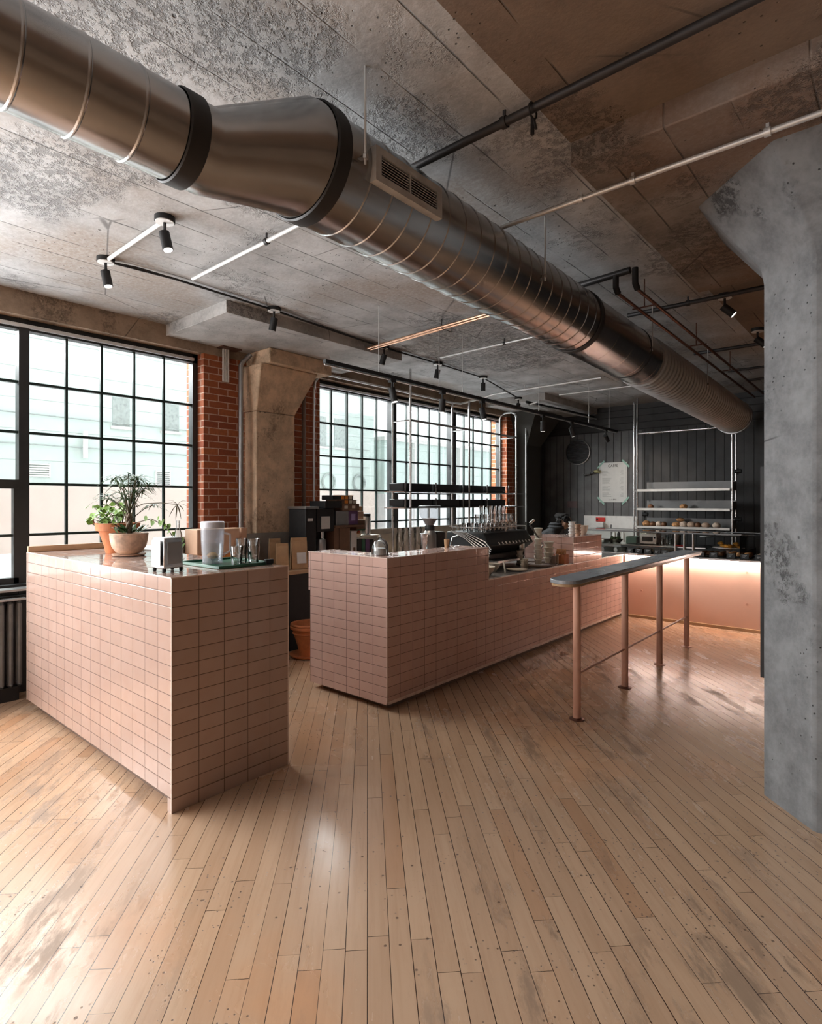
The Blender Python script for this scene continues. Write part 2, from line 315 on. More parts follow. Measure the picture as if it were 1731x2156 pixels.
# ------------------------------------------------------------------ mesh builder
class MB:
    def __init__(s): s.v = []; s.f = []; s.mi = []
    def add(s, vs, fs, mi=0):
        k = len(s.v); s.v += [tuple(v) for v in vs]; s.f += [tuple(i+k for i in f) for f in fs]; s.mi += [mi]*len(fs); return s
    def box(s, x0, x1, y0, y1, z0, z1, mi=0, mats=None):
        vs = [(x0, y0, z0), (x1, y0, z0), (x1, y1, z0), (x0, y1, z0), (x0, y0, z1), (x1, y0, z1), (x1, y1, z1), (x0, y1, z1)]
        fs = [(0, 3, 2, 1), (4, 5, 6, 7), (0, 1, 5, 4), (1, 2, 6, 5), (2, 3, 7, 6), (3, 0, 4, 7)]
        k = len(s.v); s.v += vs; s.f += [tuple(i+k for i in f) for f in fs]
        s.mi += ([mats[2], mats[2], mats[1], mats[0], mats[1], mats[0]] if mats else [mi]*6); return s
    def obox(s, c, half, rot, mi=0):
        m = Euler(rot).to_matrix(); c = Vector(c)
        vs = [c + m @ Vector((a*half[0], b*half[1], d*half[2])) for d in (-1, 1) for a, b in ((-1, -1), (1, -1), (1, 1), (-1, 1))]
        return s.add(vs, [(0, 3, 2, 1), (4, 5, 6, 7), (0, 1, 5, 4), (1, 2, 6, 5), (2, 3, 7, 6), (3, 0, 4, 7)], mi)
    def tube(s, pts, r, n=8, mi=0, caps=True):
        pts = [Vector(p) for p in pts]; rs = r if isinstance(r, (list, tuple)) else [r]*len(pts)
        rings = []; up = None
        for i, p in enumerate(pts):
            if i == 0: d = pts[1]-p
            elif i == len(pts)-1: d = p-pts[i-1]
            else: d = (pts[i+1]-p).normalized()+(p-pts[i-1]).normalized()
            d = d.normalized() if d.length > 1e-9 else Vector((0, 0, 1))
            if up is None:
                up = Vector((0, 0, 1)) if abs(d.z) < .9 else Vector((1, 0, 0))
            a = d.cross(up)
            if a.length < 1e-4: a = d.cross(Vector((0, 1, 0)))
            a.normalize(); b = d.cross(a).normalized(); up = -b if False else a.cross(d).normalized()
            rings.append([p + (a*math.cos(2*pi*k/n)+b*math.sin(2*pi*k/n))*rs[i] for k in range(n)])
        vs = [v for rg in rings for v in rg]; fs = []
        for i in range(len(pts)-1):
            for k in range(n): fs.append((i*n+k, i*n+(k+1) % n, (i+1)*n+(k+1) % n, (i+1)*n+k))
        if caps: fs.append(tuple(range(n-1, -1, -1))); fs.append(tuple((len(pts)-1)*n+k for k in range(n)))
        return s.add(vs, fs, mi)
    def cyl(s, p0, p1, r0, r1=None, n=16, mi=0): return s.tube([p0, p1], [r0, r0 if r1 is None else r1], n, mi)
    def lathe(s, c, prof, n=24, mi=0, rot=None, caps=True):
        m = Euler(rot).to_matrix() if rot else None; vs = []
        for r, z in prof:
            for k in range(n):
                v = Vector((r*math.cos(2*pi*k/n), r*math.sin(2*pi*k/n), z))
                if m: v = m @ v
                vs.append(v+Vector(c))
        fs = []
        for i in range(len(prof)-1):
            for k in range(n): fs.append((i*n+k, i*n+(k+1) % n, (i+1)*n+(k+1) % n, (i+1)*n+k))
        if caps and prof[0][0] > 1e-5: fs.append(tuple(range(n-1, -1, -1)))
        if caps and prof[-1][0] > 1e-5: fs.append(tuple((len(prof)-1)*n+k for k in range(n)))
        return s.add(vs, fs, mi)
    def blob(s, c, rad, n=12, m=8, jit=0.0, rot=None, mi=0, rnd=None):
        rnd = rnd or R; rm = Euler(rot).to_matrix() if rot else None; vs = []
        for i in range(m+1):
            ph = -pi/2+pi*i/m
            for k in range(n):
                a = 2*pi*k/n; q = 1+(rnd.uniform(-jit, jit) if 0 < i < m else 0)
                v = Vector((rad[0]*math.cos(ph)*math.cos(a)*q, rad[1]*math.cos(ph)*math.sin(a)*q, rad[2]*math.sin(ph)*q))
                if rm: v = rm @ v
                vs.append(v+Vector(c))
        return s.add(vs, [(i*n+k, i*n+(k+1) % n, (i+1)*n+(k+1) % n, (i+1)*n+k) for i in range(m) for k in range(n)], mi)
    def prism(s, poly, z0, z1, mi=0, poly2=None):
        n = len(poly); p2 = poly2 or poly
        vs = [(x, y, z0) for x, y in poly]+[(x, y, z1) for x, y in p2]
        fs = [tuple(range(n-1, -1, -1)), tuple(range(n, 2*n))]+[(i, (i+1) % n, n+(i+1) % n, n+i) for i in range(n)]
        return s.add(vs, fs, mi)
    def leaf(s, p, d, L, w, droop=.3, mi=0, n=4):
        p = Vector(p); d = Vector(d).normalized(); sd = d.cross(Vector((0, 0, 1)))
        sd = sd.normalized() if sd.length > 1e-3 else Vector((1, 0, 0)); vs = []; fs = []
        for i in range(n+1):
            q = i/n; c = p+d*(L*q)+Vector((0, 0, -droop*L*q*q)); ww = w*math.sin(pi*min(.999, .08+.9*q))
            vs += [c-sd*ww, c+Vector((0, 0, w*.25)), c+sd*ww]
        for i in range(n):
            k = 3*i; fs += [(k, k+1, k+4, k+3), (k+1, k+2, k+5, k+4)]
        return s.add(vs, fs, mi)
    def mesh(s, name, mats, off=(0, 0, 0), smooth=True, angle=40):
        me = bpy.data.meshes.new(name); ox, oy, oz = off
        me.from_pydata([(x-ox, y-oy, z-oz) for x, y, z in s.v], [], s.f)
        for m in mats: me.materials.append(m)
        me.polygons.foreach_set('material_index', s.mi)
        bm = bmesh.new(); bm.from_mesh(me)
        bmesh.ops.recalc_face_normals(bm, faces=bm.faces); bm.to_mesh(me); bm.free()
        if smooth:
            me.polygons.foreach_set('use_smooth', [True]*len(me.polygons)); me.set_sharp_from_angle(angle=math.radians(angle))
        me.update(); return me

def rootloc(o):
    while o.parent: o = o.parent
    return o.location
def mm(mats): return [M[x] if isinstance(x, str) else x for x in (mats if isinstance(mats, (list, tuple)) else [mats])]
def bev(o, w=.003, seg=2):
    b = o.modifiers.new('edge', 'BEVEL'); b.width = w; b.segments = seg; b.limit_method = 'ANGLE'; return o
def T(name, label, cat, loc, group=None, rz=0):
    o = bpy.data.objects.new(name, None); C.objects.link(o); o.location = loc; o.rotation_euler = (0, 0, rz); o.empty_display_size = .05
    o['label'] = label; o['category'] = cat
    if group: o['group'] = group
    return o
def P(name, mb, mats, parent, world=True, label=None, kind=None, bevel=0, angle=40):
    off = rootloc(parent) if world else (0, 0, 0)
    o = bpy.data.objects.new(name, mb.mesh(name, mm(mats), off, angle=angle)); C.objects.link(o); o.parent = parent
    if label: o['label'] = label
    if kind: o['kind'] = kind
    if bevel: bev(o, bevel)
    return o
def O(name, label, cat, mb, mats, loc=(0, 0, 0), group=None, world=True, bevel=0, kind=None):
    o = bpy.data.objects.new(name, mb.mesh(name, mm(mats), loc if world else (0, 0, 0))); C.objects.link(o); o.location = loc
    o['label'] = label; o['category'] = cat
    if group: o['group'] = group
    if kind: o['kind'] = kind
    if bevel: bev(o, bevel)
    return o
def S(name, mb, mats, parent=None, bevel=0, label=None):
    o = bpy.data.objects.new(name, mb.mesh(name, mm(mats))); C.objects.link(o); o['kind'] = 'structure'
    if parent: o.parent = parent
    if label: o['label'] = label
    if bevel: bev(o, bevel)
    return o
def copytree(src, loc, label=None, rz=None, parent=None):
    c = src.copy(); C.objects.link(c); c.parent = parent
    if parent is None:
        c.location = loc
        if rz is not None: c.rotation_euler = (0, 0, rz)
        if label: c['label'] = label
    for ch in src.children: copytree(ch, None, parent=c)
    return c
def words(text, size, mat, parent, loc, rot, name='lettering', al='CENTER'):
    cu = bpy.data.curves.new(name, 'FONT'); cu.body = text; cu.size = size; cu.extrude = .0004; cu.align_x = al; cu.align_y = 'CENTER'
    cu.materials.append(M[mat]); tmp = bpy.data.objects.new(name, cu); C.objects.link(tmp)
    me = bpy.data.meshes.new_from_object(tmp.evaluated_get(bpy.context.evaluated_depsgraph_get())); bpy.data.objects.remove(tmp)
    o = bpy.data.objects.new(name, me); C.objects.link(o); o.parent = parent
    rl = rootloc(parent); o.location = Vector(loc)-Vector(rl); o.rotation_euler = rot; return o
ORD = ['first', 'second', 'third', 'fourth', 'fifth', 'sixth', 'seventh', 'eighth', 'ninth', 'tenth', 'eleventh', 'twelfth', 'thirteenth', 'fourteenth', 'fifteenth', 'sixteenth', 'seventeenth', 'eighteenth']

# ================================================================== ROOM SHELL
XW, XI, YF, ZC = -5.24, -5.1, 9.65, 3.05
S('floor', MB().box(-5.4, 5, -5, 9.85, -.08, 0), 'floor')
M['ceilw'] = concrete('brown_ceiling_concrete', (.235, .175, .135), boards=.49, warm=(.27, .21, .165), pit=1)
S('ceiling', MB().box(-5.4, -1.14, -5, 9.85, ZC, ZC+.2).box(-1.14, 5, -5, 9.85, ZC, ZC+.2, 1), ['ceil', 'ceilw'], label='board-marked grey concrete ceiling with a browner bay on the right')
wl = MB()   # 0 brick 1 beam 2 dark
wl.box(-5.42, XI, -5, 9.85, 2.865, ZC, 1)
wl.box(-5.42, XI, -5, 8.40, 0, .735, 2)
wl.box(-5.42, XI, 2.89, 4.33, .735, 2.865, 0)
wl.box(-5.42, XI, 8.40, 8.66, .735, 2.865, 0)
wl.box(-5.42, XI, 8.66, 9.85, 0, 2.865, 2)
wl.box(-5.42, XI, -2.3, -1.9, .735, 2.865, 0); wl.box(-5.42, XI, -5, -4.7, .735, 2.865, 0)
S('wall_left', wl, ['brick', 'beam', 'dplain'])
wf = MB(); wf.box(-5.42, -3.30, YF, YF+.2, 0, 2.62, 0); wf.box(-5.42, 5, YF, YF+.2, 2.62, ZC, 1); wf.box(-3.30, 5, YF, YF+.2, 0, 2.62, 2)
S('wall_far', wf, ['dwall', 'dwallh', siding('black_siding', (.04, .04, .041), 'v', .13)], label='dark grey boarded back wall')
S('wall_right', MB().box(5, 5.2, -5, 9.85, 0, ZC), basic('warm_plaster', (.26, .17, .11), .8))
wr = MB(); wr.box(-5.4, 5, -5.2, -5, 0, .85); wr.box(-5.4, 5, -5.2, -5, 2.75, ZC); wr.box(-5.4, -3.6, -5.2, -5, .85, 2.75); wr.box(-1.2, 5, -5.2, -5, .85, 2.75)
S('wall_rear', wr, basic('rear_plaster', (.42, .33, .26), .8))
# drop panels under the slab and columns
S('trim_1', MB().box(-1.14, .84, 2.42, 4.5, 2.95, ZC+.01), 'drop', bevel=.006, label='drop panel over the free-standing column')
S('trim_2', MB().box(-5.1, -4.1, 2.52, 4.62, 2.95, ZC+.01), 'dropl', bevel=.004, label='drop panel over the wall column')
S('trim_3', MB().box(-5.1, -4.05, 7.75, YF, 2.95, ZC+.01), 'dropl', bevel=.004, label='drop panel in the far corner')
def octa(cx, cy, r, k=.4142): return [(cx+x*r, cy+y*r) for x, y in ((1, -k), (1, k), (k, 1), (-k, 1), (-1, k), (-1, -k), (-k, -1), (k, -1))]
cm = MB(); n = 8; cx0, cy0 = -.15, 3.46
lv = [(0, .387), (2.52, .387), (2.60, .40), (2.95, .66), (2.96, .66)]
vs = []; fs = []
for z, r in lv: vs += [(x, y, z) for x, y in octa(cx0, cy0, r)]
for i in range(len(lv)-1): fs += [(i*8+k, i*8+(k+1) % 8, (i+1)*8+(k+1) % 8, (i+1)*8+k) for k in range(8)]
cm.add(vs, fs)
S('concrete_column', cm, 'colr', bevel=.012, label='free-standing octagonal concrete column')
cw = MB(); cw.box(-5.15, -4.90, 3.34, 3.82, 0, 2.35)
cw.add([(-5.15, 3.34, 2.35), (-4.90, 3.34, 2.35), (-4.90, 3.82, 2.35), (-5.15, 3.82, 2.35), (-5.15, 3.30, 2.80), (-4.76, 3.30, 2.80), (-4.76, 4.02, 2.80), (-5.15, 4.02, 2.80)], [(0, 1, 5, 4), (1, 2, 6, 5), (2, 3, 7, 6), (4, 5, 6, 7), (3, 0, 4, 7)])
cw.box(-5.15, -4.70, 3.36, 4.16, 2.80, 2.95)
S('concrete_column', cw, 'coll', bevel=.012, label='beige concrete wall column between the windows')
c3 = MB(); c3.box(-5.15, -4.90, 8.72, 9.2, 0, 2.4)
c3.add([(-5.15, 8.72, 2.4), (-4.90, 8.72, 2.4), (-4.90, 9.2, 2.4), (-5.15, 9.2, 2.4), (-5.15, 8.5, 2.95), (-4.6, 8.5, 2.95), (-4.6, 9.45, 2.95), (-5.15, 9.45, 2.95)], [(0, 1, 5, 4), (1, 2, 6, 5), (2, 3, 7, 6), (3, 0, 4, 7)])
S('concrete_column', c3, basic('dark_column', (.055, .052, .045), .8), label='dark wall column in the far corner')

# ------------------------------------------------------------------ windows
HB = (2.375, 1.985, 1.585, 1.185)
def window(name, y0, y1, posts, bays, label, ops=()):
    f = MB(); x0, x1 = XW-.05, XW+.03
    f.box(x0, x1, y0, y1, 2.78, 2.865); f.box(x0, x1, y0, y1, .735, .80)
    f.box(x0, x1+.08, y0, y1, .80, .815)
    f.box(x0, x1, y0, y0+.05, .735, 2.865); f.box(x0, x1, y1-.05, y1, .735, 2.865)
    for a, b in posts: f.box(x0, x1+.01, a, b, .735, 2.865)
    w = S(name, f, 'frame', label=label)
    m = MB()
    for i, (a, b, k) in enumerate(bays):
        for z in HB: m.box(XW-.018, XW+.018, a, b, z-.010, z+.010)
        for j in range(1, k): m.box(XW-.014, XW+.014, a+(b-a)*j/k-.009, a+(b-a)*j/k+.009, .80, 2.78)
    S('muntins', m, 'muntin', w)
    if ops:
        m = MB()
        for a, b in ops:
            m.box(XW-.03, XW+.05, a, b, 1.545, 1.615)
            for c in (a, b-.035): m.box(XW-.02, XW+.04, c, c+.035, .80, 1.58)
            m.box(XW-.02, XW+.04, a, b, .80, .86)
        S('opening_sash', m, 'frame', w)
    S('glass', MB().box(XW-.004, XW+.004, y0+.03, y1-.03, .78, 2.80), 'glass', w)
    S('head_strip', MB().box(XW+.035, XW+.06, y0+.05, y1-.05, 2.795, 2.822), 'conduit', w, label='pale metal strip along the window head')
    return w
window('window_1', -1.9, 2.89, [(-.06, .01), (1.405, 1.475)], [(-1.85, -.06, 6), (.01, 1.405, 1), (1.475, 2.84, 5)], 'large black gridded window behind the potted plants', [(.01, 1.405)])
window('window_2', 4.33, 8.40, [(5.66, 5.75), (6.98, 7.10)], [(4.36, 5.66, 5), (5.75, 6.98, 5), (7.10, 8.37, 5)], 'large black gridded window behind the espresso bar', [(5.75, 6.98)])
window('window_3', -4.7, -2.3, [], [(-4.65, -2.35, 8)], 'black gridded window nearer the entrance')

# ------------------------------------------------------------------ outside
S('street', MB().box(-30, -5.45, -14, 40, .30, .45), 'snow', label='pale snowy street outside')
bd = T('building', 'mint green clad building across the street', 'building', (-13, 3, .45))
m = MB(); m.box(-16, -13, -14, 13.3, 1.80, 8.2); P('cladding', m, 'mint', bd)
P('base_wall', MB().box(-16, -12.96, -14, 13.35, .45, 1.80), 'pinkwall', bd, label='pale pink base wall')
for y0, y1, z0, z1 in ((5.24, 5.60, 3.07, 3.70), (6.34, 6.73, 3.07, 3.70), (10.9, 11.28, 3.05, 3.93), (11.6, 12.05, 3.05, 3.93), (1.9, 2.3, 3.07, 3.70)):
    w = P('window', MB().box(-13.0, -12.985, y0, y1, z0, z1), 'greyg', bd)
    P('sill', MB().box(-13, -12.93, y0-.05, y1+.05, z0-.06, z0), 'whitem', w)
for y0, y1, z0, z1, k in ((3.62, 4.02, 1.92, 2.2, 6), (6.2, 6.5, 1.80, 2.15, 8)):
    q = MB()
    for i in range(k): z = z0+(z1-z0)*(i+.5)/k; q.box(-13, -12.96, y0, y1, z-.012, z+.012)
    q.box(-13, -12.97, y0-.03, y0, z0, z1); q.box(-13, -12.97, y1, y1+.03, z0, z1)
    P('louvre', q, 'whitem', bd)
P('wall_lamp', MB().cyl((-12.9, 4.665, 2.34), (-12.9, 4.665, 2.9), .05, n=10), 'whitem', bd)
for y in (11.35, 12.6):
    q = MB().tube([(-12.95, y+.24*math.cos(a*pi/8), 2.02+.24*math.sin(a*pi/8)) for a in range(17)], .035, 8); P('lamp_reflection_ring', q, 'greyg', bd)  # rings modelled on the facade in place of round lamp reflections
P('cable', MB().tube([(-12.93, -6, 2.62), (-12.93, 13, 2.50)], .015, 5), 'greyg', bd)
P('cable', MB().tube([(-12.93, -6, 3.25), (-12.93, 13, 3.05)], .015, 5), 'greyg', bd)
b2 = T('building', 'lower pale green corrugated shed further along the street', 'building', (-13, 18, .45))
t = siding('mint_corrugated', (.56, .72, .66), 'v', .3, .7)
q = MB().box(-18, -13.3, 14.1, 34, 1.7, 3.55); P('cladding', q, siding('mint_corrugated_sheet', (.62, .72, .68), 'h', .4, .7, .02), b2)
P('base_wall', MB().box(-18, -13.25, 14.1, 34, .45, 1.7), 'whiteb', b2)
P('roof_edge', MB().box(-18, -13.2, 14.0, 34, 3.5, 3.62), 'whitem', b2)
for y in (15.5, 18.2, 21.5, 26): P('downpipe', MB().box(-13.3, -13.15, y, y+.2, .45, 3.5), 'whitem', b2)

# ================================================================== ISLAND COUNTER
isl = T('tiled_island_counter', 'pink tiled island counter holding plants and the water pitcher', 'counter', (-2.585, 1.305, 0))
def tbox(x0, x1, y0, y1, z0, z1): return MB().box(x0, x1, y0, y1, z0, z1, mats=(0, 1, 2))
P('tiled_body', tbox(-4.65, -2.585, 1.305, 1.968, .068, 1.093), ['tix', 'tiy', 'tiz'], isl, bevel=.002)
P('end_foot', tbox(-2.625, -2.585, 1.305, 1.968, 0, .068), ['tix', 'tiy', 'tiz'], isl)
P('plinth', MB().box(-4.6, -2.625, 1.36, 1.93, 0, .068), 'plinth', isl)
P('edge_trim', MB().box(-2.589, -2.583, 1.303, 1.307, 0, 1.093).box(-4.65, -2.583, 1.302, 1.307, 1.090, 1.0955).box(-2.588, -2.582, 1.302, 1.97, 1.090, 1.0955).box(-2.589, -2.583, 1.966, 1.971, 0, 1.093).box(-4.652, -4.647, 1.302, 1.307, .068, 1.093), M['wood'] if False else basic('pale_edge_trim', (.75, .60, .52), .3), isl)
P('wooden_lip', MB().box(-4.65, -4.625, 1.305, 1.968, 1.093, 1.135), 'wood', isl, bevel=.003)

# ================================================================== LONG COUNTER
lc = T('tiled_service_counter', 'long pink tiled service counter with raised ends', 'counter', (-2.71, 2.9, 0))
P('tiled_body', tbox(-3.53, -2.71, 2.9, 7.25, .045, .775), ['tcx', 'tcy', 'tcz'], lc)
lg = MB(); lg.box(-3.0, -2.71, 2.9, 4.165, .775, 1.056, mats=(0, 1, 2)); lg.box(-3.55, -3.0, 2.9, 3.16, .775, 1.056, mats=(0, 1, 2)); lg.box(-3.55, -3.532, 2.9, 3.16, .757, .775, mats=(0, 1, 2))
P('raised_ledge', lg, ['tcx', 'tcy', 'tcz'], lc)
P('till_box', tbox(-2.905, -2.71, 5.82, 6.57, .775, 1.06), ['tcx', 'tcy', 'tcz'], lc)
P('till_back', tbox(-3.4, -2.905, 6.0, 6.57, .775, 1.04), ['tcx', 'tcy', 'tcz'], lc)
P('worktop', MB().box(-3.52, -2.725, 3.16, 7.25, .775, .783), 'steelb', lc, label='stainless worktop')
P('plinth', MB().box(-3.45, -2.755, 2.96, 7.25, 0, .045), 'plinth', lc)
pt = basic('pale_counter_trim', (.72, .55, .47), .3)
tr = MB().box(-2.714, -2.707, 2.897, 7.25, .045, .066).box(-2.713, -2.707, 2.897, 2.903, .045, 1.056).box(-2.714, -2.707, 2.897, 4.168, 1.052, 1.058).box(-3.55, -2.707, 2.896, 2.902, 1.052, 1.058)
tr.box(-2.714, -2.707, 4.163, 4.169, .775, 1.056).box(-2.714, -2.707, 4.165, 7.25, .772, .779).box(-2.714, -2.707, 5.817, 5.823, .775, 1.06).box(-2.714, -2.707, 5.82, 6.57, 1.056, 1.062).box(-2.905, -2.707, 5.816, 5.821, 1.056, 1.062)
P('edge_trim', tr, pt, lc)

# ================================================================== QUEUE RAIL
hr = T('queue_rail', 'waist-high queue rail on four pink posts with metal top', 'rail', (-1.66, 3.4, 0))
def stadium(x0, x1, y0, y1, n=10):
    r = (x1-x0)/2; cx = (x0+x1)/2
    return [(cx+r*math.cos(a), y0+r+r*math.sin(a)) for a in [pi+pi*i/n for i in range(n+1)]]+[(x1, y1), (x0, y1)]
P('rail_top', MB().prism(stadium(-1.765, -1.565, 3.37, 6.32), .925, .95), 'steeltop', hr, bevel=.003)
P('rail_underside', MB().prism(stadium(-1.757, -1.573, 3.378, 6.31), .908, .925), 'woodrail', hr)
for y in (3.63, 4.49, 5.32, 6.15):
    p = P('post', MB().cyl((-1.665, y, 0), (-1.665, y, .91), .0255, n=20), 'postpaint', hr)
    P('floor_flange', MB().lathe((-1.665, y, 0), [(.05, 0), (.05, .004), (.03, .008), (.0256, .012)], 20), 'redcopper' if y < 5 else 'postpaint', p)
P('foot_bar', MB().cyl((-1.665, 3.63, .30), (-1.665, 6.15, .30), .0085, n=10), 'postpaint', hr)

# ================================================================== DISPLAY CASE
dc = T('display_case', 'pink fronted bakery display case with glass shelf, steel deck and glowing lip', 'display case', (-2.7, 7.25, 0))
XC0, XC1 = -2.71, -.55
P('front_panel', MB().box(XC0, XC1, 7.305, 7.325, .03, .765), 'pinkpaint', dc, label='pale pink front panel')
P('carcass', MB().box(-3.0, XC1, 7.325, 8.0, .03, .765), 'plinth', dc)
P('base_strip', MB().box(XC0, XC1, 7.265, 7.305, 0, .032), 'woodrail', dc)
for x, z in ((-1.97, .655), (-1.97, .30), (-2.5, .34), (-1.35, .30), (-1.35, .655)):
    P('stud', MB().cyl((x, 7.305, z), (x, 7.29, z), .012, n=12), 'postpaint', dc)
P('deck', MB().box(-3.45, XC1, 7.25, 8.02, .775, .797), 'steel', dc, bevel=.003, label='steel deck')
P('light_strip', MB().box(XC0+.02, XC1-.02, 7.258, 7.280, .768, .775), 'led', dc, label='glowing light strip under the deck edge')
P('glass_shelf', MB().box(-3.40, -1.80, 7.42, 7.85, .886, .894), 'cglass', dc)
P('shelf_edge', MB().box(-3.40, -1.80, 7.415, 7.422, .884, .896), 'steel', dc)
P('top_glass', MB().box(-3.40, -1.05, 7.38, 7.85, 1.062, 1.070), 'cglass', dc)
P('top_rail', MB().box(-3.40, -1.42, 7.372, 7.384, 1.058, 1.074).box(-3.4, -1.1, 7.85, 7.862, 1.058, 1.074), 'pan', dc)
for x in (-3.38, -2.13, -2.03, -1.93): P('post', MB().cyl((x, 7.39, .797), (x, 7.39, 1.06), .012, n=12), 'steel', dc)
P('front_glass', MB().box(-3.36, -2.15, 7.386, 7.392, .80, 1.058), 'cglass', dc)
P('side_glass', MB().box(-1.44, -1.434, 7.40, 7.85, .80, 1.06), 'cglass', dc)
P('glass_clamp_bar', MB().tube([(-1.98, 7.9, 1.0), (-1.10, 7.55, 1.07)], .010, 6), 'steelb', dc)

# ================================================================== AIR DUCT
du = T('air_duct', 'big galvanised spiral air duct hanging along the ceiling', 'duct', (-1.76, 1.0, 2.6))
def cz(y): return 2.752-.0205*(y-1.5)-(.0006*(y-1.5)**2)
def duct(segs, n=48, ribs=None):
    m = MB(); vs = []; fs = []
    for y, r, cx, z in segs:
        for k in range(n): a = 2*pi*k/n; vs.append((cx+r*math.cos(a), y, z+r*math.sin(a)))
    for i in range(len(segs)-1):
        for k in range(n): fs.append((i*n+k, i*n+(k+1) % n, (i+1)*n+(k+1) % n, (i+1)*n+k))
    return m.add(vs, fs)
def ribbed(y0, y1, pitch, r, h, w, cx=-1.76, zf=cz, rf=None):
    s = []; y = y0; k = 0
    s.append((y0, r, cx, zf(y0)))
    while y+pitch < y1:
        y += pitch
        for dy, dr in ((-w*1.6, 0), (-w, 0), (-w*.3, h), (w*.3, h), (w, 0), (w*1.6, 0)): s.append((y+dy, r+dr, cx, zf(y+dy)))
    s.append((y1, r, cx, zf(y1))); return s
NX, NZ, NR = -1.80, 2.63, .137
P('near_section', duct(ribbed(-4.5, .93, .155, NR, .0035, .006, NX, lambda y: NZ)), 'galv', du, angle=25)
P('joint_band', duct([(.90, NR+.004, NX, NZ), (.905, NR+.009, NX, NZ), (.965, NR+.009, NX, NZ), (.97, NR+.004, NX, NZ)]), 'band', du)
P('reducer', duct([(.965, NR, NX, NZ), (1.02, NR+.002, NX, NZ), (1.36, .208, -1.762, cz(1.4)), (1.42, .213, -1.76, cz(1.42))]), 'galv', du, angle=60)
P('joint_band', duct([(1.40, .214, -1.76, cz(1.42)), (1.405, .221, -1.76, cz(1.42)), (1.465, .221, -1.76, cz(1.42)), (1.47, .214, -1.76, cz(1.42))]), 'band', du)
P('spiral_section', duct(ribbed(1.46, 3.76, .123, .211, .0035, .006)), 'galv', du, angle=25)
P('joint_band', duct([(3.75, .212, -1.76, cz(3.75)), (3.755, .219, -1.76, cz(3.75)), (3.80, .219, -1.76, cz(3.8)), (3.805, .212, -1.76, cz(3.8))]), 'band', du)
P('plain_section', duct(ribbed(3.79, 5.05, .30, .211, .001, .004)), 'galv', du, angle=60)
P('joint_band', duct([(4.75, .211, -1.76, cz(4.75)), (4.752, .2145, -1.76, cz(4.75)), (4.765, .2145, -1.76, cz(4.76)), (4.767, .211, -1.76, cz(4.76))]), 'band', du)
P('ribbed_section', duct(ribbed(5.04, 8.62, .09, .207, .015, .014)), 'galvr', du, angle=30)
P('end_collar', duct([(8.60, .215, -1.76, cz(8.6)), (8.60, .232, -1.76, cz(8.6)), (8.66, .232, -1.76, cz(8.66)), (8.66, .19, -1.76, cz(8.66)), (8.62, .0, -1.76, cz(8.62))]), 'galvr', du)
# register on the room side of the duct
gz = cz(1.78)+.02; gx = -1.528
gr = MB(); y0, y1, z0, z1 = 1.575, 1.985, 2.672, 2.805
for a, b, c, d in ((y0, y1, z0, z0+.028), (y0, y1, z1-.028, z1), (y0, y0+.03, z0+.028, z1-.028), (y1-.03, y1, z0+.028, z1-.028)): gr.box(gx-.035, gx, a, b, c, d)
M['reg'] = basic('grey_register_paint', (.50, .50, .495), .45)
grille = P('vent_grille', gr, 'reg', du)
sl = MB()
for k in range(7): z = z0+.034+k*.0108; sl.obox((gx-.014, (y0+y1)/2, z), (.009, (y1-y0)/2-.03, .0013), (0, .5, 0))
sl.box(gx-.02, gx-.004, (y0+y1)/2-.004, (y0+y1)/2+.004, z0+.028, z1-.028)
P('louvres', sl, 'reg', grille); P('grille_back', MB().box(gx-.034, gx-.03, y0+.02, y1-.02, z0+.02, z1-.02), 'blackm', grille)
for x, y, zb in ((-1.512, 1.50, 2.72), (-1.54, 2.945, 2.715), (-1.545, 4.76, 2.68), (-1.545, 6.45, 2.65), (-1.97, 1.50, 2.72), (-1.98, 2.945, 2.715), (-1.97, 4.76, 2.68), (-1.97, 6.45, 2.65)):
    h = P('hanger_rod', MB().cyl((x, y, zb-.03), (x, y, 3.05), .0045, n=6), 'conduit', du)
    P('rod_nut', MB().cyl((x, y, zb-.012), (x, y, zb+.004), .011, n=6).box(min(x, x+(.03 if x < -1.7 else -.03)), max(x, x+(.03 if x < -1.7 else -.03)), y-.01, y+.01, zb-.004, zb), 'steel', h)

# ================================================================== PIPES AND CONDUITS
def pipe(name, label, pts, r, mat, cat='pipe', clamps=(), cm='iron', group=None, n=10):
    o = T(name, label, cat, pts[0], group)
    P('tube', MB().tube(pts, r, n), mat, o)
    for c in clamps:
        q = MB().lathe(c, [(r+.001, -.012), (r+.006, -.012), (r+.006, .012), (r+.001, .012)], 12, rot=(0, pi/2, 0)); q.box(c[0]-.006, c[0]+.006, c[1]-.003, c[1]+.003, c[2]+r, min(c[2]+r+.05, 3.05))
        P('clamp', q, cm, o)
    return o
pipe('conduit', 'pale conduit crossing the ceiling above the duct reducer end', [(-3.78, 2.06, 3.0), (-2.0, 2.04, 3.0)], .0135, 'conduit', 'conduit', [(-2.9, 2.05, 3.0)])
pipe('sprinkler_pipe', 'dark pipe crossing the ceiling from the duct towards the right, nearest the camera', [(-1.98, 2.04, 3.0), (4.9, 2.04, 3.0)], .018, 'iron', 'pipe', [(-1.25, 2.04, 3.0), (.6, 2.04, 3.0)])
pipe('sprinkler_pipe', 'thin bright pipe under the drop panel of the free-standing column', [(-1.66, 2.66, 2.915), (4.9, 2.66, 2.915)], .012, 'conduit', 'pipe', [(-1.2, 2.66, 2.915), (-.95, 2.66, 2.915), (-.42, 2.66, 2.915)], cm='conduit')
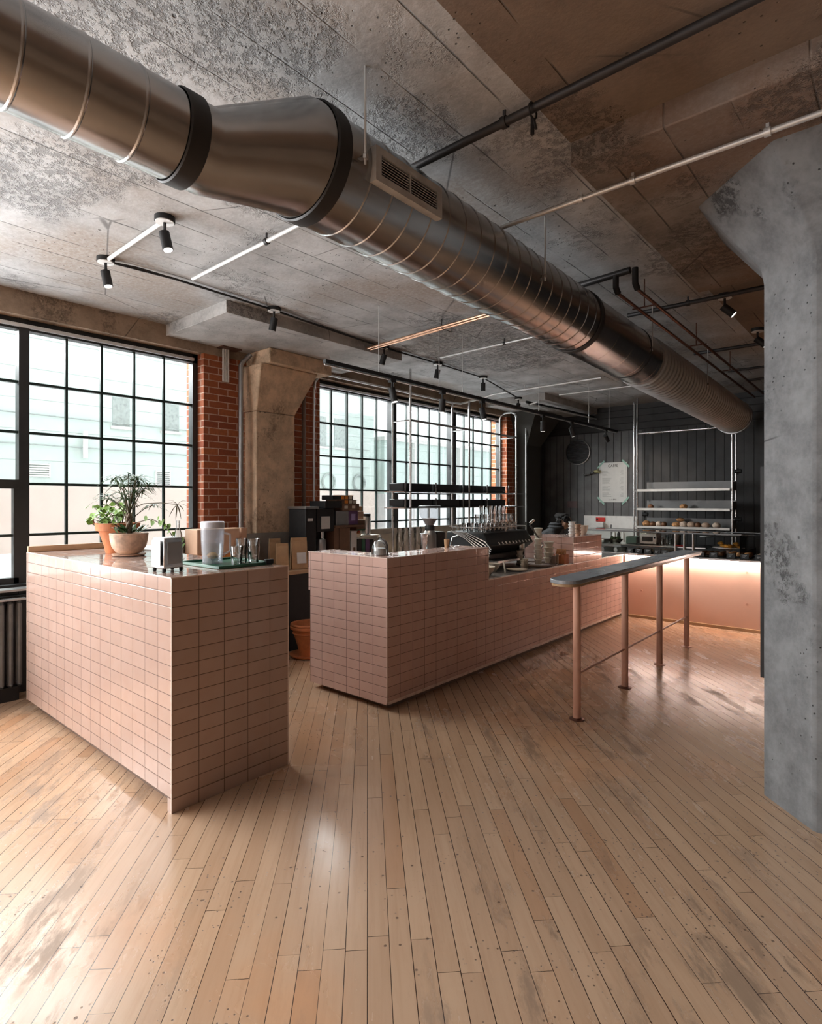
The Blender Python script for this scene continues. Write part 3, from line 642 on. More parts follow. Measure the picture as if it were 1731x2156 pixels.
pipe('lighting_track', 'black track crossing the ceiling beyond the drop panel, two spotlights by its end', [(-1.77, 4.84, 3.0), (2.5, 4.84, 3.0)], .017, 'iron', 'lighting track', [(-1.3, 4.84, 3.0)])
pipe('conduit', 'thin pale conduit from the window side to the duct, beyond the copper pair', [(-3.82, 4.93, 3.0), (-1.9, 4.86, 3.0)], .010, 'conduit', 'conduit', [(-3.0, 4.90, 3.0)])
pipe('lighting_track', 'black track across the ceiling behind the two spotlights', [(-1.7, 6.55, 3.0), (2.5, 6.55, 3.0)], .017, 'iron', 'lighting track')
pipe('heating_pipe', 'dark pipe across the ceiling in front of the far wall', [(-1.6, 7.6, 2.98), (2.5, 7.6, 2.98)], .014, 'iron')
pipe('heating_pipe', 'lower dark pipe across the ceiling in front of the far wall', [(-1.5, 8.1, 2.94), (2.5, 8.1, 2.94)], .014, 'iron')
cp = T('copper_pipes', 'pair of pink copper pipes running from the window wall up over the duct', 'pipes', (-5.05, 4.16, 2.97))
for k, dy in ((0, 0), (1, .05)):
    P('pipe', MB().tube([(-5.05, 4.13+dy, 2.93), (-4.6, 4.12+dy, 2.975), (-2.7, 4.0+dy, 2.985), (-2.1, 3.97+dy, 2.99)], .011, 8), 'copper', cp)
for x in (-4.3, -3.1): P('clip', MB().tube([(x, 4.02, 3.05), (x, 4.02, 2.965), (x, 4.17, 2.965), (x, 4.17, 3.05)], .004, 5), 'iron', cp)
ip = T('heating_pipes', 'pair of aged copper pipes dropping from a black header and running to the far wall', 'pipes', (-1.38, 3.88, 2.99))
P('header', MB().tube([(-1.98, 3.93, 2.99), (-1.40, 3.87, 2.99)], .022, 10), 'iron', ip)
for x, rr in ((-1.37, 0), (-1.50, .0)):
    P('pipe', MB().tube([(x, 3.88, 2.99), (x, 3.88, 2.90), (x, 3.93, 2.87), (x, 8.6, 2.80)], .0115, 8), 'redcopper', ip)
    P('insulated_drop', MB().tube([(x, 3.88, 3.0), (x, 3.88, 2.90), (x, 3.92, 2.872)], .02, 10), 'blackm', ip)
for y in (4.25, 5.6, 6.9): P('bracket', MB().box(-1.52, -1.35, y-.006, y+.006, 2.845, 2.853).cyl((-1.435, y, 2.85), (-1.435, y, 3.05), .004, n=6), 'redcopper', ip)
pipe('conduit', 'bent bright conduit rising over window head to the ceiling', [(-5.0, 4.16, 1.12), (-5.0, 4.16, 2.68), (-5.0, 4.18, 2.78), (-5.0, 4.24, 2.85), (-5.0, 4.36, 2.885), (-5.0, 5.3, 2.885), (-5.0, 6.7, 2.875), (-4.97, 6.9, 2.88), (-4.8, 7.03, 2.93), (-4.5, 7.05, 2.985), (-2.9, 7.03, 2.995)], .0135, 'conduit', 'conduit', [(-4.0, 7.05, 2.99)], cm='conduit')
pipe('conduit', 'thin bright conduit on the ceiling in front of the far wall', [(-3.85, 7.80, 3.0), (-1.9, 7.86, 3.0)], .0095, 'conduit', 'conduit')
pipe('conduit_run', 'upper dark pipe of the pair running to the far wall', [(-4.22, 7.5, 2.90), (-4.10, 9.6, 2.90)], .02, 'iron', 'pipe')
pipe('conduit_run', 'lower bright pipe of the pair running to the far wall', [(-4.05, 7.5, 2.88), (-4.15, 7.5, 2.86), (-4.05, 9.6, 2.86)], .012, 'conduit', 'pipe')
pipe('drain_pipe', 'grey vertical pipe beside the brick pier', [(-4.98, 3.22, 1.10), (-4.98, 3.22, 2.78), (-4.98, 3.24, 2.82), (-4.93, 3.30, 2.90)], .024, 'steelb', 'pipe', n=14)
fl = T('fluted_bracket', 'pale fluted metal bracket fixed to the top of the brick pier', 'bracket', (-5.08, 3.10, 2.64))
q = MB()
for i in range(4): q.cyl((-5.075, 3.085+i*.018, 2.62), (-5.075, 3.085+i*.018, 2.94), .010, n=8)
P('fluting', q, 'white', fl); P('cap_plate', MB().box(-5.1, -4.99, 3.03, 3.24, 2.94, 2.95), 'redcopper', fl)
pipe('drain_pipe', 'slim bright vertical pipe in the corner beyond the far brick strip', [(-4.86, 8.62, 1.10), (-4.86, 8.62, 2.80), (-4.86, 8.66, 2.90)], .013, 'conduit', 'pipe')
pipe('drain_pipe', 'dark vertical pipe between the brick edge and the beige wall column', [(-5.0, 4.02, 1.10), (-5.0, 4.02, 2.75)], .02, 'plinth', 'pipe')

# ------------------------------------------------------------------ ceiling spotlights
cond = T('lighting_conduit', 'black conduit linking the ceiling spotlights along the window side', 'conduit', (-4.0, 1.57, 3.02))
P('tube', MB().tube([(-4.0, 1.57, 3.03), (-3.95, 2.0, 3.03), (-3.97, 2.86, 3.03), (-4.05, 3.6, 3.035), (-4.08, 4.33, 3.03), (-4.09, 5.24, 3.03), (-4.12, 6.2, 3.03), (-4.28, 7.4, 2.94)], .008, 6), 'blackm', cond)
P('cable', MB().tube([(-4.0, 1.57, 3.03), (-3.93, 1.75, 3.022), (-3.93, 2.2, 3.025), (-3.96, 2.86, 3.02), (-4.00, 3.5, 3.028), (-4.06, 4.33, 3.015), (-4.06, 5.24, 3.02)], .005, 5), 'blackm', cond)
P('branch_tube', MB().tube([(-3.97, 1.57, 3.03), (-3.2, 1.56, 3.03)], .013, 8), 'white', cond)
def spot(name, label, x, y, z, aim, lit=False, canopy=True, L=.105, group='ceiling spotlights', E=16):
    t = T(name, label, 'spotlight', (x, y, z), group)
    if canopy:
        c = P('ceiling_plate', MB().cyl((x, y, z-.028), (x, y, z), .055, n=24), 'blackm', t)
        P('plate_face', MB().cyl((x, y, z-.033), (x, y, z-.0285), .050, n=24), 'white', c)
        zt = z-.03
    else: P('track_adapter', MB().box(x-.018, x+.018, y-.03, y+.03, z-.03, z), 'blackm', t); zt = z-.02
    a = Vector(aim).normalized(); j = Vector((x, y, zt-.075)); h0 = j-a*.02; h1 = h0+a*L
    P('stem', MB().cyl((x, y, zt), tuple(j), .009, n=8), 'blackm', t)
    h = P('head', MB().tube([h0, h0+a*.002, h1], [.024, .029, .029], 20), 'blackm', t)
    P('lens', MB().cyl(tuple(h1+a*.0005), tuple(h1+a*.0025), .024, n=20), ('lenss' if lit == 'dim' else 'lens') if lit else 'lensd', h)
    if lit:
        l = bpy.data.lights.new('spot_beam', 'SPOT'); l.energy = E; l.color = (1, .82, .66); l.spot_size = math.radians(85); l.spot_blend = .6; l.shadow_soft_size = .025
        lo = bpy.data.objects.new('spot_beam', l); C.objects.link(lo); lo.parent = t; lo.location = (h1+a*.02)-t.location; lo.rotation_euler = a.to_track_quat('-Z', 'Y').to_euler()
    return t
spot('spotlight', 'lit black spotlight on the ceiling nearest the duct reducer', -3.17, 1.56, 3.05, (.22, .12, -1), True, E=7)
spot('spotlight', 'black spotlight at the near end of the ceiling conduit', -4.0, 1.57, 3.05, (.2, .12, -1), 'dim', E=8)
spot('spotlight', 'black spotlight hanging beside the pale drop panel corner', -3.97, 2.88, 3.05, (-.25, -.05, -1))
spot('spotlight', 'black spotlight just past the copper pipes on the ceiling', -4.10, 4.34, 3.05, (-.3, -.1, -1))
spot('spotlight', 'black ceiling spotlight where the thin pale conduit starts', -4.10, 5.24, 3.05, (-.2, -.1, -1))
spot('spotlight', 'black ceiling spotlight above the bent conduit, over second window', -4.12, 6.21, 3.05, (0, 0, -1))
spot('spotlight', 'farthest black ceiling spotlight on the window-side conduit', -4.29, 7.39, 2.96, (-.3, -.1, -1))
spot('spotlight', 'lit black spotlight on the ceiling track beside the column', -1.07, 4.97, 3.05, (.75, .25, -.75), True)
spot('spotlight', 'lit black spotlight beyond the first one, nearer the display case', -1.05, 6.15, 3.05, (.75, .25, -.7), True)
ht = T('hanging_track', 'black lighting track hanging on thin rods above the service counter', 'lighting track', (-3.27, 2.8, 2.49))
P('track', MB().box(-3.285, -3.255, 2.82, 8.5, 2.472, 2.50), 'blackm', ht); P('cable_tube', MB().cyl((-3.27, 2.82, 2.462), (-3.27, 8.5, 2.462), .006, n=6), 'conduit', ht)
for y in (3.4, 4.2, 4.57, 6.1, 7.5, 8.2): P('hanger_rod', MB().cyl((-3.27, y, 2.50), (-3.27, y, 3.05), .003, n=6), 'conduit', ht)
for i, y in enumerate((3.56, 4.25, 4.91, 6.2, 6.96, 8.07)):
    spot('track_spotlight', 'black spotlight on the hanging track, %s from its near end' % ORD[i], -3.27, y, 2.472, ((.22, .1, -1), (-.12, .05, -1), (.2, .1, -1), (-.1, .2, -1), (.1, .5, -1), (0, .9, -.7))[i], 'dim', False, .12, 'spotlights on the hanging track', (9, 9, 9, 9, 12, 22)[i])

# ================================================================== RADIATOR
ra = T('radiator', 'grey cast iron column radiator under the gridded window', 'radiator', (-4.98, .5, 0))
for i in range(24):
    y = 1.335-i*.055
    if y < .05: break
    q = MB(); q.tube([(-4.985, y, .12), (-4.985, y, .70)], .017, 8); q.tube([(-4.93, y, .12), (-4.93, y, .70)], .017, 8); q.blob((-4.957, y, .705), (.05, .02, .022), 8, 4); q.blob((-4.957, y, .115), (.05, .02, .022), 8, 4)
    P('fin', q, 'radi', ra)
P('foot', MB().box(-5.0, -4.92, .2, 1.33, 0, .1), 'blackm', ra)
P('top_rail', MB().box(-5.02, -4.90, .05, 1.37, .728, .742), 'steelb', ra)
O('window_ledge', 'grey metal ledge under the window above the radiator', 'ledge', MB().box(-5.1, -4.97, -1.8, 2.2, .785, .80), 'steelb', (-5.0, 0, .785))

# ================================================================== BACK COUNTER
bc = T('back_counter', 'wooden topped back counter with black base along the window wall', 'counter', (-4.45, 2.45, 0))
P('worktop', MB().box(-4.88, -4.45, 2.3, 4.1, .745, .78).box(-5.06, -4.45, 4.1, 7.85, .745, .78), 'wood', bc, bevel=.003); P('cabinet', MB().box(-4.87, -4.52, 2.32, 4.1, 0, .745).box(-5.05, -4.52, 4.1, 7.83, 0, .745), 'blackm', bc)
O('steel_splashback', 'stainless splashback sheet in front of the beige wall column', 'splashback', MB().box(-4.895, -4.883, 2.3, 4.1, .78, 1.132), 'sheet', (-4.89, 3.2, .78))
O('steel_splashback', 'stainless splashback sheet behind the grinder and espresso machine', 'splashback', MB().box(-5.075, -5.062, 4.12, 8.6, .78, 1.10), 'sheet', (-5.06, 5, .78))
pb = T('plant_pot', 'empty orange terracotta pot on the floor between the two counters', 'plant pot', (-4.25, 3.47, 0))
P('pot', MB().lathe((-4.25, 3.47, .012), [(.085, 0), (.10, .09), (.135, .20), (.138, .205), (.148, .21), (.138, .218), (.152, .25), (.168, .255), (.170, .275), (.160, .28), (.168, .29), (.165, .30), (.145, .30), (.130, .22), (.08, .02), (0, .02)], 32), 'terra', pb)
P('saucer', MB().lathe((-4.25, 3.47, 0), [(.10, 0), (.165, .012), (.175, .03), (.168, .03), (.12, .014), (0, .014)], 32), 'terra', pb)

# ================================================================== HANGING SHELF BY THE WINDOW
sh = T('hanging_shelf', 'steel tube shelf hanging from the ceiling in front of second window', 'shelf', (-4.56, 5.1, .78))
for i, y in enumerate((5.13, 6.33, 7.55)):
    for x in (-4.70, -4.42):
        P('post', MB().cyl((x, y, .78), (x, y, 3.0 if i == 0 else (2.78 if i == 1 else 2.72)), .0145, n=12), 'steel', sh)
    P('cross_bar', MB().cyl((-4.70, y, 2.40), (-4.42, y, 2.40), .010, n=8).cyl((-4.70, y, 1.38), (-4.42, y, 1.38), .010, n=8).cyl((-4.70, y, 1.56), (-4.42, y, 1.56), .010, n=8), 'steel', sh)
P('top_rail', MB().cyl((-4.42, 5.13, 2.40), (-4.42, 7.55, 2.40), .014, n=10), 'steelb', sh)
P('top_loop', MB().tube([(-4.70, 7.55, 2.70), (-4.68, 7.55, 2.75), (-4.60, 7.55, 2.78), (-4.50, 7.55, 2.78), (-4.44, 7.55, 2.75), (-4.42, 7.55, 2.70)], .0145, 10), 'steel', sh)
for z in (1.565, 1.375):
    s_ = P('shelf_board', MB().box(-4.72, -4.40, 5.0, 7.75, z-.012, z), 'steel', sh)
    for j in range(5):
        y = 5.02+j*.57
        P('bracket', MB().box(-4.405, -4.395, y-.008, y+.008, z-.02, z+.11), 'steel', s_)
def bin_(z, i, lab): 
    y = 5.04+i*.57
    q = MB().box(-4.675, -4.445, y, y+.53, z, z+.012); q.box(-4.455, -4.445, y, y+.53, z+.012, z+.095); q.box(-4.675, -4.665, y, y+.53, z+.012, z+.095); q.box(-4.665, -4.455, y, y+.01, z+.012, z+.095); q.box(-4.665, -4.455, y+.52, y+.53, z+.012, z+.095)
    O('shelf_tray', lab, 'tray', q, 'black', (-4.55, y+.26, z), 'dark trays on the hanging shelf', bevel=.004)
for k, (z, nm) in enumerate(((1.566, 'upper'), (1.376, 'lower'))):
    for i in range(4): bin_(z, i, 'dark steel tray, %s from the near end on the %s level of the hanging shelf' % (ORD[i], nm))

# ================================================================== ITEMS ON THE ISLAND
ZI = 1.0935
def blade_plant(parent, c, stems, mat):
    for (dx, dy, h, nl, L) in stems:
        p0 = Vector(c); p3 = p0+Vector((dx, dy, h)); p1 = p0+Vector((dx*.25, dy*.25, h*.45)); p2 = p0+Vector((dx*.6, dy*.6, h*.8))
        st = P('stem', MB().tube([p0, p1, p2, p3], [.0042, .0035, .003, .0025], 6), 'stem', parent)
        q = MB()
        for i in range(nl):
            a = 2*pi*i/nl+R.uniform(-.2, .2); q.leaf(p3, (math.cos(a), math.sin(a), R.uniform(.05, .75)), L*R.uniform(.75, 1.15), .0052, R.uniform(.3, .8))
        P('leaves', q, mat, st)
gp = T('potted_umbrella_plant', 'umbrella plant with thin leaves in a pale glazed bowl pot', 'potted plant', (-3.86, 1.66, ZI))
c0 = (-3.86, 1.66)
P('saucer', MB().lathe((*c0, ZI), [(.07, 0), (.098, .004), (.105, .014), (.099, .014), (.07, .007), (0, .007)], 32), 'terrap', gp)
P('pot', MB().lathe((*c0, ZI+.012), [(.055, 0), (.078, .012), (.103, .05), (.113, .09), (.116, .125), (.118, .133), (.113, .137), (.106, .133), (.102, .11), (0, .108)], 36), 'terrap', gp)
P('soil', MB().lathe((*c0, ZI+.118), [(.103, 0), (.08, .006), (0, .008)], 20), 'soil', gp)
q = MB()
for k in range(3):
    q.tube([(c0[0]+.012*math.cos(2.1*k+i*.9), c0[1]+.012*math.sin(2.1*k+i*.9), ZI+.12+i*.022) for i in range(8)], .010, 7)
P('braided_trunk', q, 'bark', gp)
blade_plant(gp, (c0[0], c0[1], ZI+.26), [(R.uniform(-.12, .13), R.uniform(-.10, .10), R.uniform(.10, .27), 15, .105) for _ in range(15)], 'leafd')
blade_plant(gp, (c0[0], c0[1], ZI+.2), [(-.10, -.10, .19, 12, .09), (.16, .05, .26, 14, .10), (.07, .13, .13, 12, .09), (-.15, -.03, .30, 14, .11)], 'leafd')
st = P('trailing_stem', MB().tube([(c0[0], c0[1], ZI+.30), (c0[0]+.10, c0[1]+.05, ZI+.34), (c0[0]+.19, c0[1]+.12, ZI+.345), (c0[0]+.27, c0[1]+.19, ZI+.335)], .0028, 6), 'stem', gp)
q = MB()
for i in range(11):
    a = 2*pi*i/11; q.leaf((c0[0]+.27, c0[1]+.19, ZI+.335), (math.cos(a)*.7, math.sin(a)*.7, .9*math.sin(a*1.7)), .085, .0045, .5)
P('leaves', q, 'stem', st)
q = MB()
for i in range(26):
    a = R.uniform(0, 2*pi); r_ = R.uniform(.0, .09); q.leaf((c0[0]+r_*math.cos(a), c0[1]+r_*math.sin(a), ZI+.15), (math.cos(a), math.sin(a), R.uniform(.8, 2.5)), R.uniform(.05, .11), .016, .3)
P('low_leaves', q, 'leafd', gp)
bp = T('potted_geranium', 'leafy green plant in a tall terracotta pot behind the bowl pot', 'potted plant', (-4.13, 1.70, ZI))
c1 = (-4.13, 1.70)
P('pot', MB().lathe((*c1, ZI), [(.075, 0), (.085, .05), (.118, .15), (.119, .152), (.136, .155), (.142, .205), (.134, .207), (.125, .195), (.11, .185), (0, .183)], 36), 'terra', bp)
P('soil', MB().lathe((*c1, ZI+.185), [(.12, 0), (.08, .008), (0, .01)], 20), 'soil', bp)
def rleaf(m, p, nrm, r):
    nrm = Vector(nrm).normalized(); a = nrm.orthogonal().normalized(); b = nrm.cross(a); k = len(m.v)
    n = 9; vs = [Vector(p)-nrm*r*.15]+[Vector(p)+(a*math.cos(2*pi*i/n)+b*math.sin(2*pi*i/n))*r*(1 if i % 2 else .82)+nrm*(r*.12 if i % 2 else 0) for i in range(n)]
    m.add(vs, [(0, 1+i, 1+(i+1) % n) for i in range(n)])
q = MB(); stq = MB()
for i in range(105):
    a = R.uniform(0, 2*pi); rr = R.uniform(.02, .16); z = ZI+.20+R.uniform(0, .15)*(1-.25*rr/.16)
    ox, oy = -.045, -.03
    p = (c1[0]+ox+rr*math.cos(a), c1[1]+oy+rr*math.sin(a), z)
    rleaf(q, p, (R.uniform(-.6, .6)+.3, R.uniform(-.8, .3)-.3, R.uniform(.3, 1)), R.uniform(.012, .026))
    if i % 4 == 0: stq.tube([(c1[0]+rr*.3*math.cos(a), c1[1]+rr*.3*math.sin(a), ZI+.19), p], .0022, 5)
P('leaves', q, 'leaf', bp); P('stems', stq, 'stem', bp)
vn = P('vine', MB().tube([(c1[0]+.10, c1[1]+.05, ZI+.20), (c1[0]+.20, c1[1]+.14, ZI+.235), (c1[0]+.30, c1[1]+.20, ZI+.18), (c1[0]+.36, c1[1]+.23, ZI+.08), (c1[0]+.44, c1[1]+.25, ZI+.03)], .003, 6), 'stem', bp)
q = MB()
for i in range(20):
    f = i/19; x = c1[0]+.18+.27*f; y = c1[1]+.13+.12*f; z = ZI+.22-.21*f*f
    rleaf(q, (x+R.uniform(-.02, .02), y+R.uniform(-.03, .03), z+R.uniform(-.015, .03)), (R.uniform(-.3, .6), -1, R.uniform(0, .8)), R.uniform(.012, .026))
P('leaves', q, 'leaf', vn)
wc = T('watering_can', 'dark green watering can with a long spout, mostly hidden behind the pots', 'watering can', (-4.30, 1.88, ZI))
P('body', MB().lathe((-4.30, 1.885, ZI), [(.065, 0), (.07, .01), (.07, .11), (.06, .13), (.03, .14), (0, .14)], 28), 'ggl', wc)
P('spout', MB().tube([(-4.33, 1.84, ZI+.03), (-4.37, 1.77, ZI+.10), (-4.43, 1.66, ZI+.19)], [.014, .010, .008], 10), 'ggl', wc)
P('rose', MB().tube([(-4.43, 1.66, ZI+.19), (-4.45, 1.645, ZI+.21)], [.008, .024], 14), 'copper', wc)
P('handle', MB().tube([(-4.30+.07*math.cos(a), 1.885, ZI+.12+.07*math.sin(a)) for a in [pi*i/10 for i in range(11)]], .005, 6), 'ggl', wc)

nd = T('napkin_dispenser', 'chrome napkin dispenser on little feet on the island counter', 'napkin dispenser', (-2.865, 1.43, ZI), rz=math.radians(2))
def L(o, name, mb, mats, **k): return P(name, mb, mats, o, world=False, **k)
q = MB().prism([(-.055, -.062), (.062, -.058), (.055, .05), (-.048, .055)], .018, .172, poly2=[(-.052, -.058), (.058, -.054), (.052, .048), (-.046, .052)])
L(nd, 'shell', q, 'steel', bevel=.006)
L(nd, 'face_plate', MB().box(-.040, .046, -.069, -.0645, .032, .158), 'steelb', bevel=.003)
L(nd, 'side_opening', MB().box(.0605, .0635, -.04, .035, .04, .15), 'steelb', bevel=.002)
for x, y in ((-.045, -.05), (.05, -.05), (.045, .042), (-.04, .042)): L(nd, 'foot', MB().lathe((x, y, 0), [(.006, 0), (.009, .004), (.009, .02)], 12), 'blackm')
ty = T('serving_tray', 'dark green serving tray under the water pitcher and tumblers', 'tray', (-2.93, 1.795, ZI), rz=math.radians(0))
yy = MB().box(-3.13, -2.72, 1.63, 1.955, ZI, ZI+.005); 
for a, b, c, d in ((-3.135, -3.12, 1.625, 1.96), (-2.73, -2.715, 1.625, 1.96), (-3.13, -2.72, 1.625, 1.64), (-3.13, -2.72, 1.945, 1.96)): yy.box(a, b, c, d, ZI, ZI+.016)
P('tray_base', yy, 'trayg', ty, bevel=.004)
P('clip', MB().box(-2.735, -2.71, 1.915, 1.965, ZI+.004, ZI+.03), 'black', ty, bevel=.004)
pc = (-2.965, 1.735)
pi_ = T('water_pitcher', 'clear plastic water pitcher with a frosted lid, lemon inside, on the green tray', 'pitcher', (*pc, ZI+.005))
P('jug', MB().lathe((*pc, ZI+.006), [(.052, 0), (.055, .004), (.062, .13), (.064, .20), (.061, .20), (.058, .12), (.050, .008), (0, .008)], 28), 'water', pi_)
P('lid', MB().lathe((*pc, ZI+.206), [(.066, 0), (.066, .03), (.060, .036), (0, .038)], 28), basic('frosted_lid', (.70, .70, .76), .4), pi_)
P('water', MB().lathe((*pc, ZI+.016), [(0, 0), (.048, 0), (.055, .10), (0, .10)], 24), 'glass', pi_)
P('fruit_slices', MB().blob((pc[0], pc[1], ZI+.05), (.03, .03, .02), 10, 6), 'orange', pi_)
P('handle', MB().tube([(pc[0]+.05, pc[1]+.03, ZI+.18), (pc[0]+.09, pc[1]+.055, ZI+.17), (pc[0]+.09, pc[1]+.055, ZI+.08), (pc[0]+.05, pc[1]+.03, ZI+.05)], .007, 8), 'water', pi_)
def tumbler(x, y, z, label, group, r=.036, h=.10, first=[None]):
    if first[0] is None:
        t = T('tumbler', label, 'glass', (x, y, z), group)
        q = MB(); q.lathe((0, 0, 0), [(r*.74, 0), (r*.76, .006), (r, h), (r*.93, h), (r*.70, .012), (0, .012)], 12)
        L(t, 'tumbler_wall', q, 'cup_glass'); first[0] = t; return t
    c = copytree(first[0], (x, y, z), label); c['group'] = group; return c
for i, (x, y, k) in enumerate(((-2.865, 1.86, 0), (-2.79, 1.885, 0), (-2.825, 1.80, 0))):
    tumbler(x, y, ZI+.006, ('lower clear tumbler nearest the water pitcher', 'lower clear tumbler by the tray clip', 'single clear tumbler at the front of the green tray')[i], 'tumblers on the green tray')
tumbler(-2.865, 1.86, ZI+.045, 'upper tumbler nested above the one nearest the pitcher', 'stacked tumblers on the green tray'); tumbler(-2.79, 1.885, ZI+.045, 'upper tumbler nested above the one by the tray clip', 'stacked tumblers on the green tray')

# ================================================================== ITEMS ON THE BACK COUNTER
ZB = .78
def box(x0, x1, y0, y1, z0, z1): return MB().box(x0, x1, y0, y1, z0, z1)
pbx = T('storage_box', 'peach coloured box with an orange lower half behind the water pitcher', 'box', (-4.75, 2.8, ZB))
P('box_body', box(-4.87, -4.66, 2.58, 3.0, ZB+.2, 1.20), 'amber', pbx, bevel=.006); P('lower_half', box(-4.87, -4.66, 2.58, 3.0, ZB, ZB+.2), 'orangec', pbx, bevel=.004)
P('card_flap', MB().obox((-4.78, 3.05, 1.10), (.08, .04, .10), (0, 0, .3)), 'amber', pbx)
bt = T('bottle', 'clear bottle with a narrow neck standing behind the peach box', 'bottle', (-4.84, 2.50, ZB))
P('glass_body', MB().lathe((-4.84, 2.50, ZB), [(.03, 0), (.035, .01), (.035, .38), (.014, .44), (.014, .50), (0, .5)], 16), 'cup_glass', bt)
def bag(label, x, y, w, h, d, lab=False, rz=0, mat='kraft'):
    t = T('paper_bag', label, 'paper bag', (x, y, ZB), rz=rz)
    q = MB(); k = 6; vs = []; fs = []
    for i in range(k+1):
        f = i/k; dd = d*(1-.85*f**2.2)/2; ww = w/2*(1+.02*math.sin(f*9)); z = h*f
        vs += [(dd, -ww, z), (dd*1.1+.004*math.sin(f*11), 0, z), (dd, ww, z), (-dd, ww, z), (-dd*1.1, 0, z), (-dd, -ww, z)]
    for i in range(k):
        for j in range(6): fs.append((i*6+j, i*6+(j+1) % 6, (i+1)*6+(j+1) % 6, (i+1)*6+j))
    fs += [(5, 4, 3, 2, 1, 0), tuple(k*6+j for j in range(6))]
    q.add(vs, fs); L(t, 'bag_body', q, mat)
    L(t, 'folded_top', MB().box(-.004, d*.10+.006, -w/2, w/2, h*.9, h*1.0), mat)
    if lab: L(t, 'label_sticker', MB().obox((d*.46+.008, .015, h*.36), (.0015, w*.30, h*.17), (0, -.14, 0)), 'whitem')
    return t
bag('tall kraft paper bag with a white label on the back counter', -4.56, 3.60, .155, .31, .09, True, -.35)
bag('shorter crumpled kraft paper bag beside the labelled one', -4.60, 3.43, .115, .26, .09, False, -.5)
bag('small kraft bag half hidden behind the crumpled one', -4.76, 3.46, .11, .30, .08, False, -.3)
ta = T('coffee_brewer', 'tall black coffee brewer with a small white badge', 'coffee brewer', (-4.68, 3.79, ZB))
P('housing', box(-4.87, -4.60, 3.72, 3.86, ZB, 1.37), 'blackm', ta, bevel=.008); P('badge', box(-4.60, -4.597, 3.745, 3.815, 1.245, 1.275), 'whitem', ta)
P('top_plate', box(-4.88, -4.58, 3.71, 3.875, 1.37, 1.395), 'steelb', ta)
tb = T('coffee_brewer', 'wide black coffee brewer with a pale display panel', 'coffee brewer', (-4.68, 3.99, ZB))
P('housing', box(-4.88, -4.61, 3.88, 4.11, 1.13, 1.375), 'blackm', tb, bevel=.008); P('back_column', box(-4.88, -4.80, 3.88, 4.11, ZB, 1.13), 'blackm', tb)
P('display', box(-4.61, -4.605, 3.93, 4.05, 1.16, 1.29), 'paper', tb, label='pale display panel'); P('spout', MB().cyl((-4.66, 3.98, 1.06), (-4.66, 3.98, 1.13), .018, n=12), 'steel', tb)
P('base', box(-4.88, -4.60, 3.88, 4.11, ZB, ZB+.03), 'blackm', tb)
O('coffee_server', 'steel coffee server under the spout of wide brewer', 'container', MB().lathe((-4.68, 3.985, ZB+.03), [(.055, 0), (.06, .01), (.058, .22), (.05, .24), (0, .24)], 24), 'steelb', (-4.68, 3.985, ZB+.03))
def crate(name, label, x0, x1, y0, y1, z0, z1, mat, cat='box', extras=()):
    t = T(name, label, cat, ((x0+x1)/2, (y0+y1)/2, z0)); P('box_body', box(x0, x1, y0, y1, z0, z1), mat, t, bevel=.003)
    for nm, (a, b, c, d), m_ in extras: P(nm, box(x1, x1+.002, a, b, c, d), m_, t)
    return t
crate('shelf_box', 'black box on top of the wide coffee brewer', -4.85, -4.60, 3.98, 4.215, 1.375, 1.452, 'blackm')
crate('coffee_carton', 'long brown carton with round dots on top of the pile', -4.82, -4.60, 4.22, 4.475, 1.345, 1.421, 'kraftd', extras=[('label', (4.25, 4.30, 1.37, 1.40), 'cream'), ('label', (4.36, 4.41, 1.37, 1.40), 'cream')])
tt = crate('tea_cartons', 'row of small cartons with orange fronts, lower tier on the pile', -4.80, -4.62, 4.16, 4.45, 1.421, 1.462, 'kraftd', extras=[('carton_front', (4.27, 4.32, 1.425, 1.458), 'orangec'), ('carton_front', (4.335, 4.38, 1.425, 1.458), 'cream'), ('carton_front', (4.395, 4.44, 1.425, 1.458), 'cream')])
crate('tea_cartons', 'row of small cartons with two orange fronts, uppermost on the pile', -4.80, -4.62, 4.10, 4.40, 1.466, 1.512, 'black', extras=[('carton_front', (4.22, 4.265, 1.470, 1.506), 'orangec'), ('carton_front', (4.275, 4.32, 1.470, 1.506), 'orangec'), ('carton_front', (4.33, 4.38, 1.470, 1.506), 'cream'), ('wood_edge', (4.11, 4.40, 1.507, 1.514), 'wood')])
crate('board', 'thin wooden board between the tiers of cartons', -4.82, -4.61, 4.12, 4.45, 1.462, 1.466, 'wood', 'board')
crate('metal_canister', 'brushed beige canister under the long brown carton', -4.82, -4.62, 4.15, 4.33, 1.19, 1.345, 'steelb', 'canister')
crate('purple_carton', 'dark purple carton with a pale lilac square', -4.80, -4.62, 4.335, 4.47, 1.19, 1.345, 'purple', extras=[('lilac_square', (4.37, 4.43, 1.235, 1.31), basic('lilac_print', (.42, .34, .62), .5))])
crate('wooden_platform', 'brown platform holding the canister and the purple carton', -4.9, -4.6, 4.12, 4.56, 1.165, 1.19, 'kraftd', 'platform')
crate('card_box', 'small grey brown box at the right of the long carton', -4.80, -4.64, 4.48, 4.56, 1.34, 1.392, 'kraft')
crate('card_box', 'small pale box beside the purple carton', -4.80, -4.64, 4.48, 4.58, 1.24, 1.335, 'terrap')
crate('card_box', 'dark brown box next to the platform with green band', -4.80, -4.64, 4.47, 4.60, 1.12, 1.235, 'kraftd', extras=[('green_band', (4.47, 4.60, 1.12, 1.135), 'trayg')])
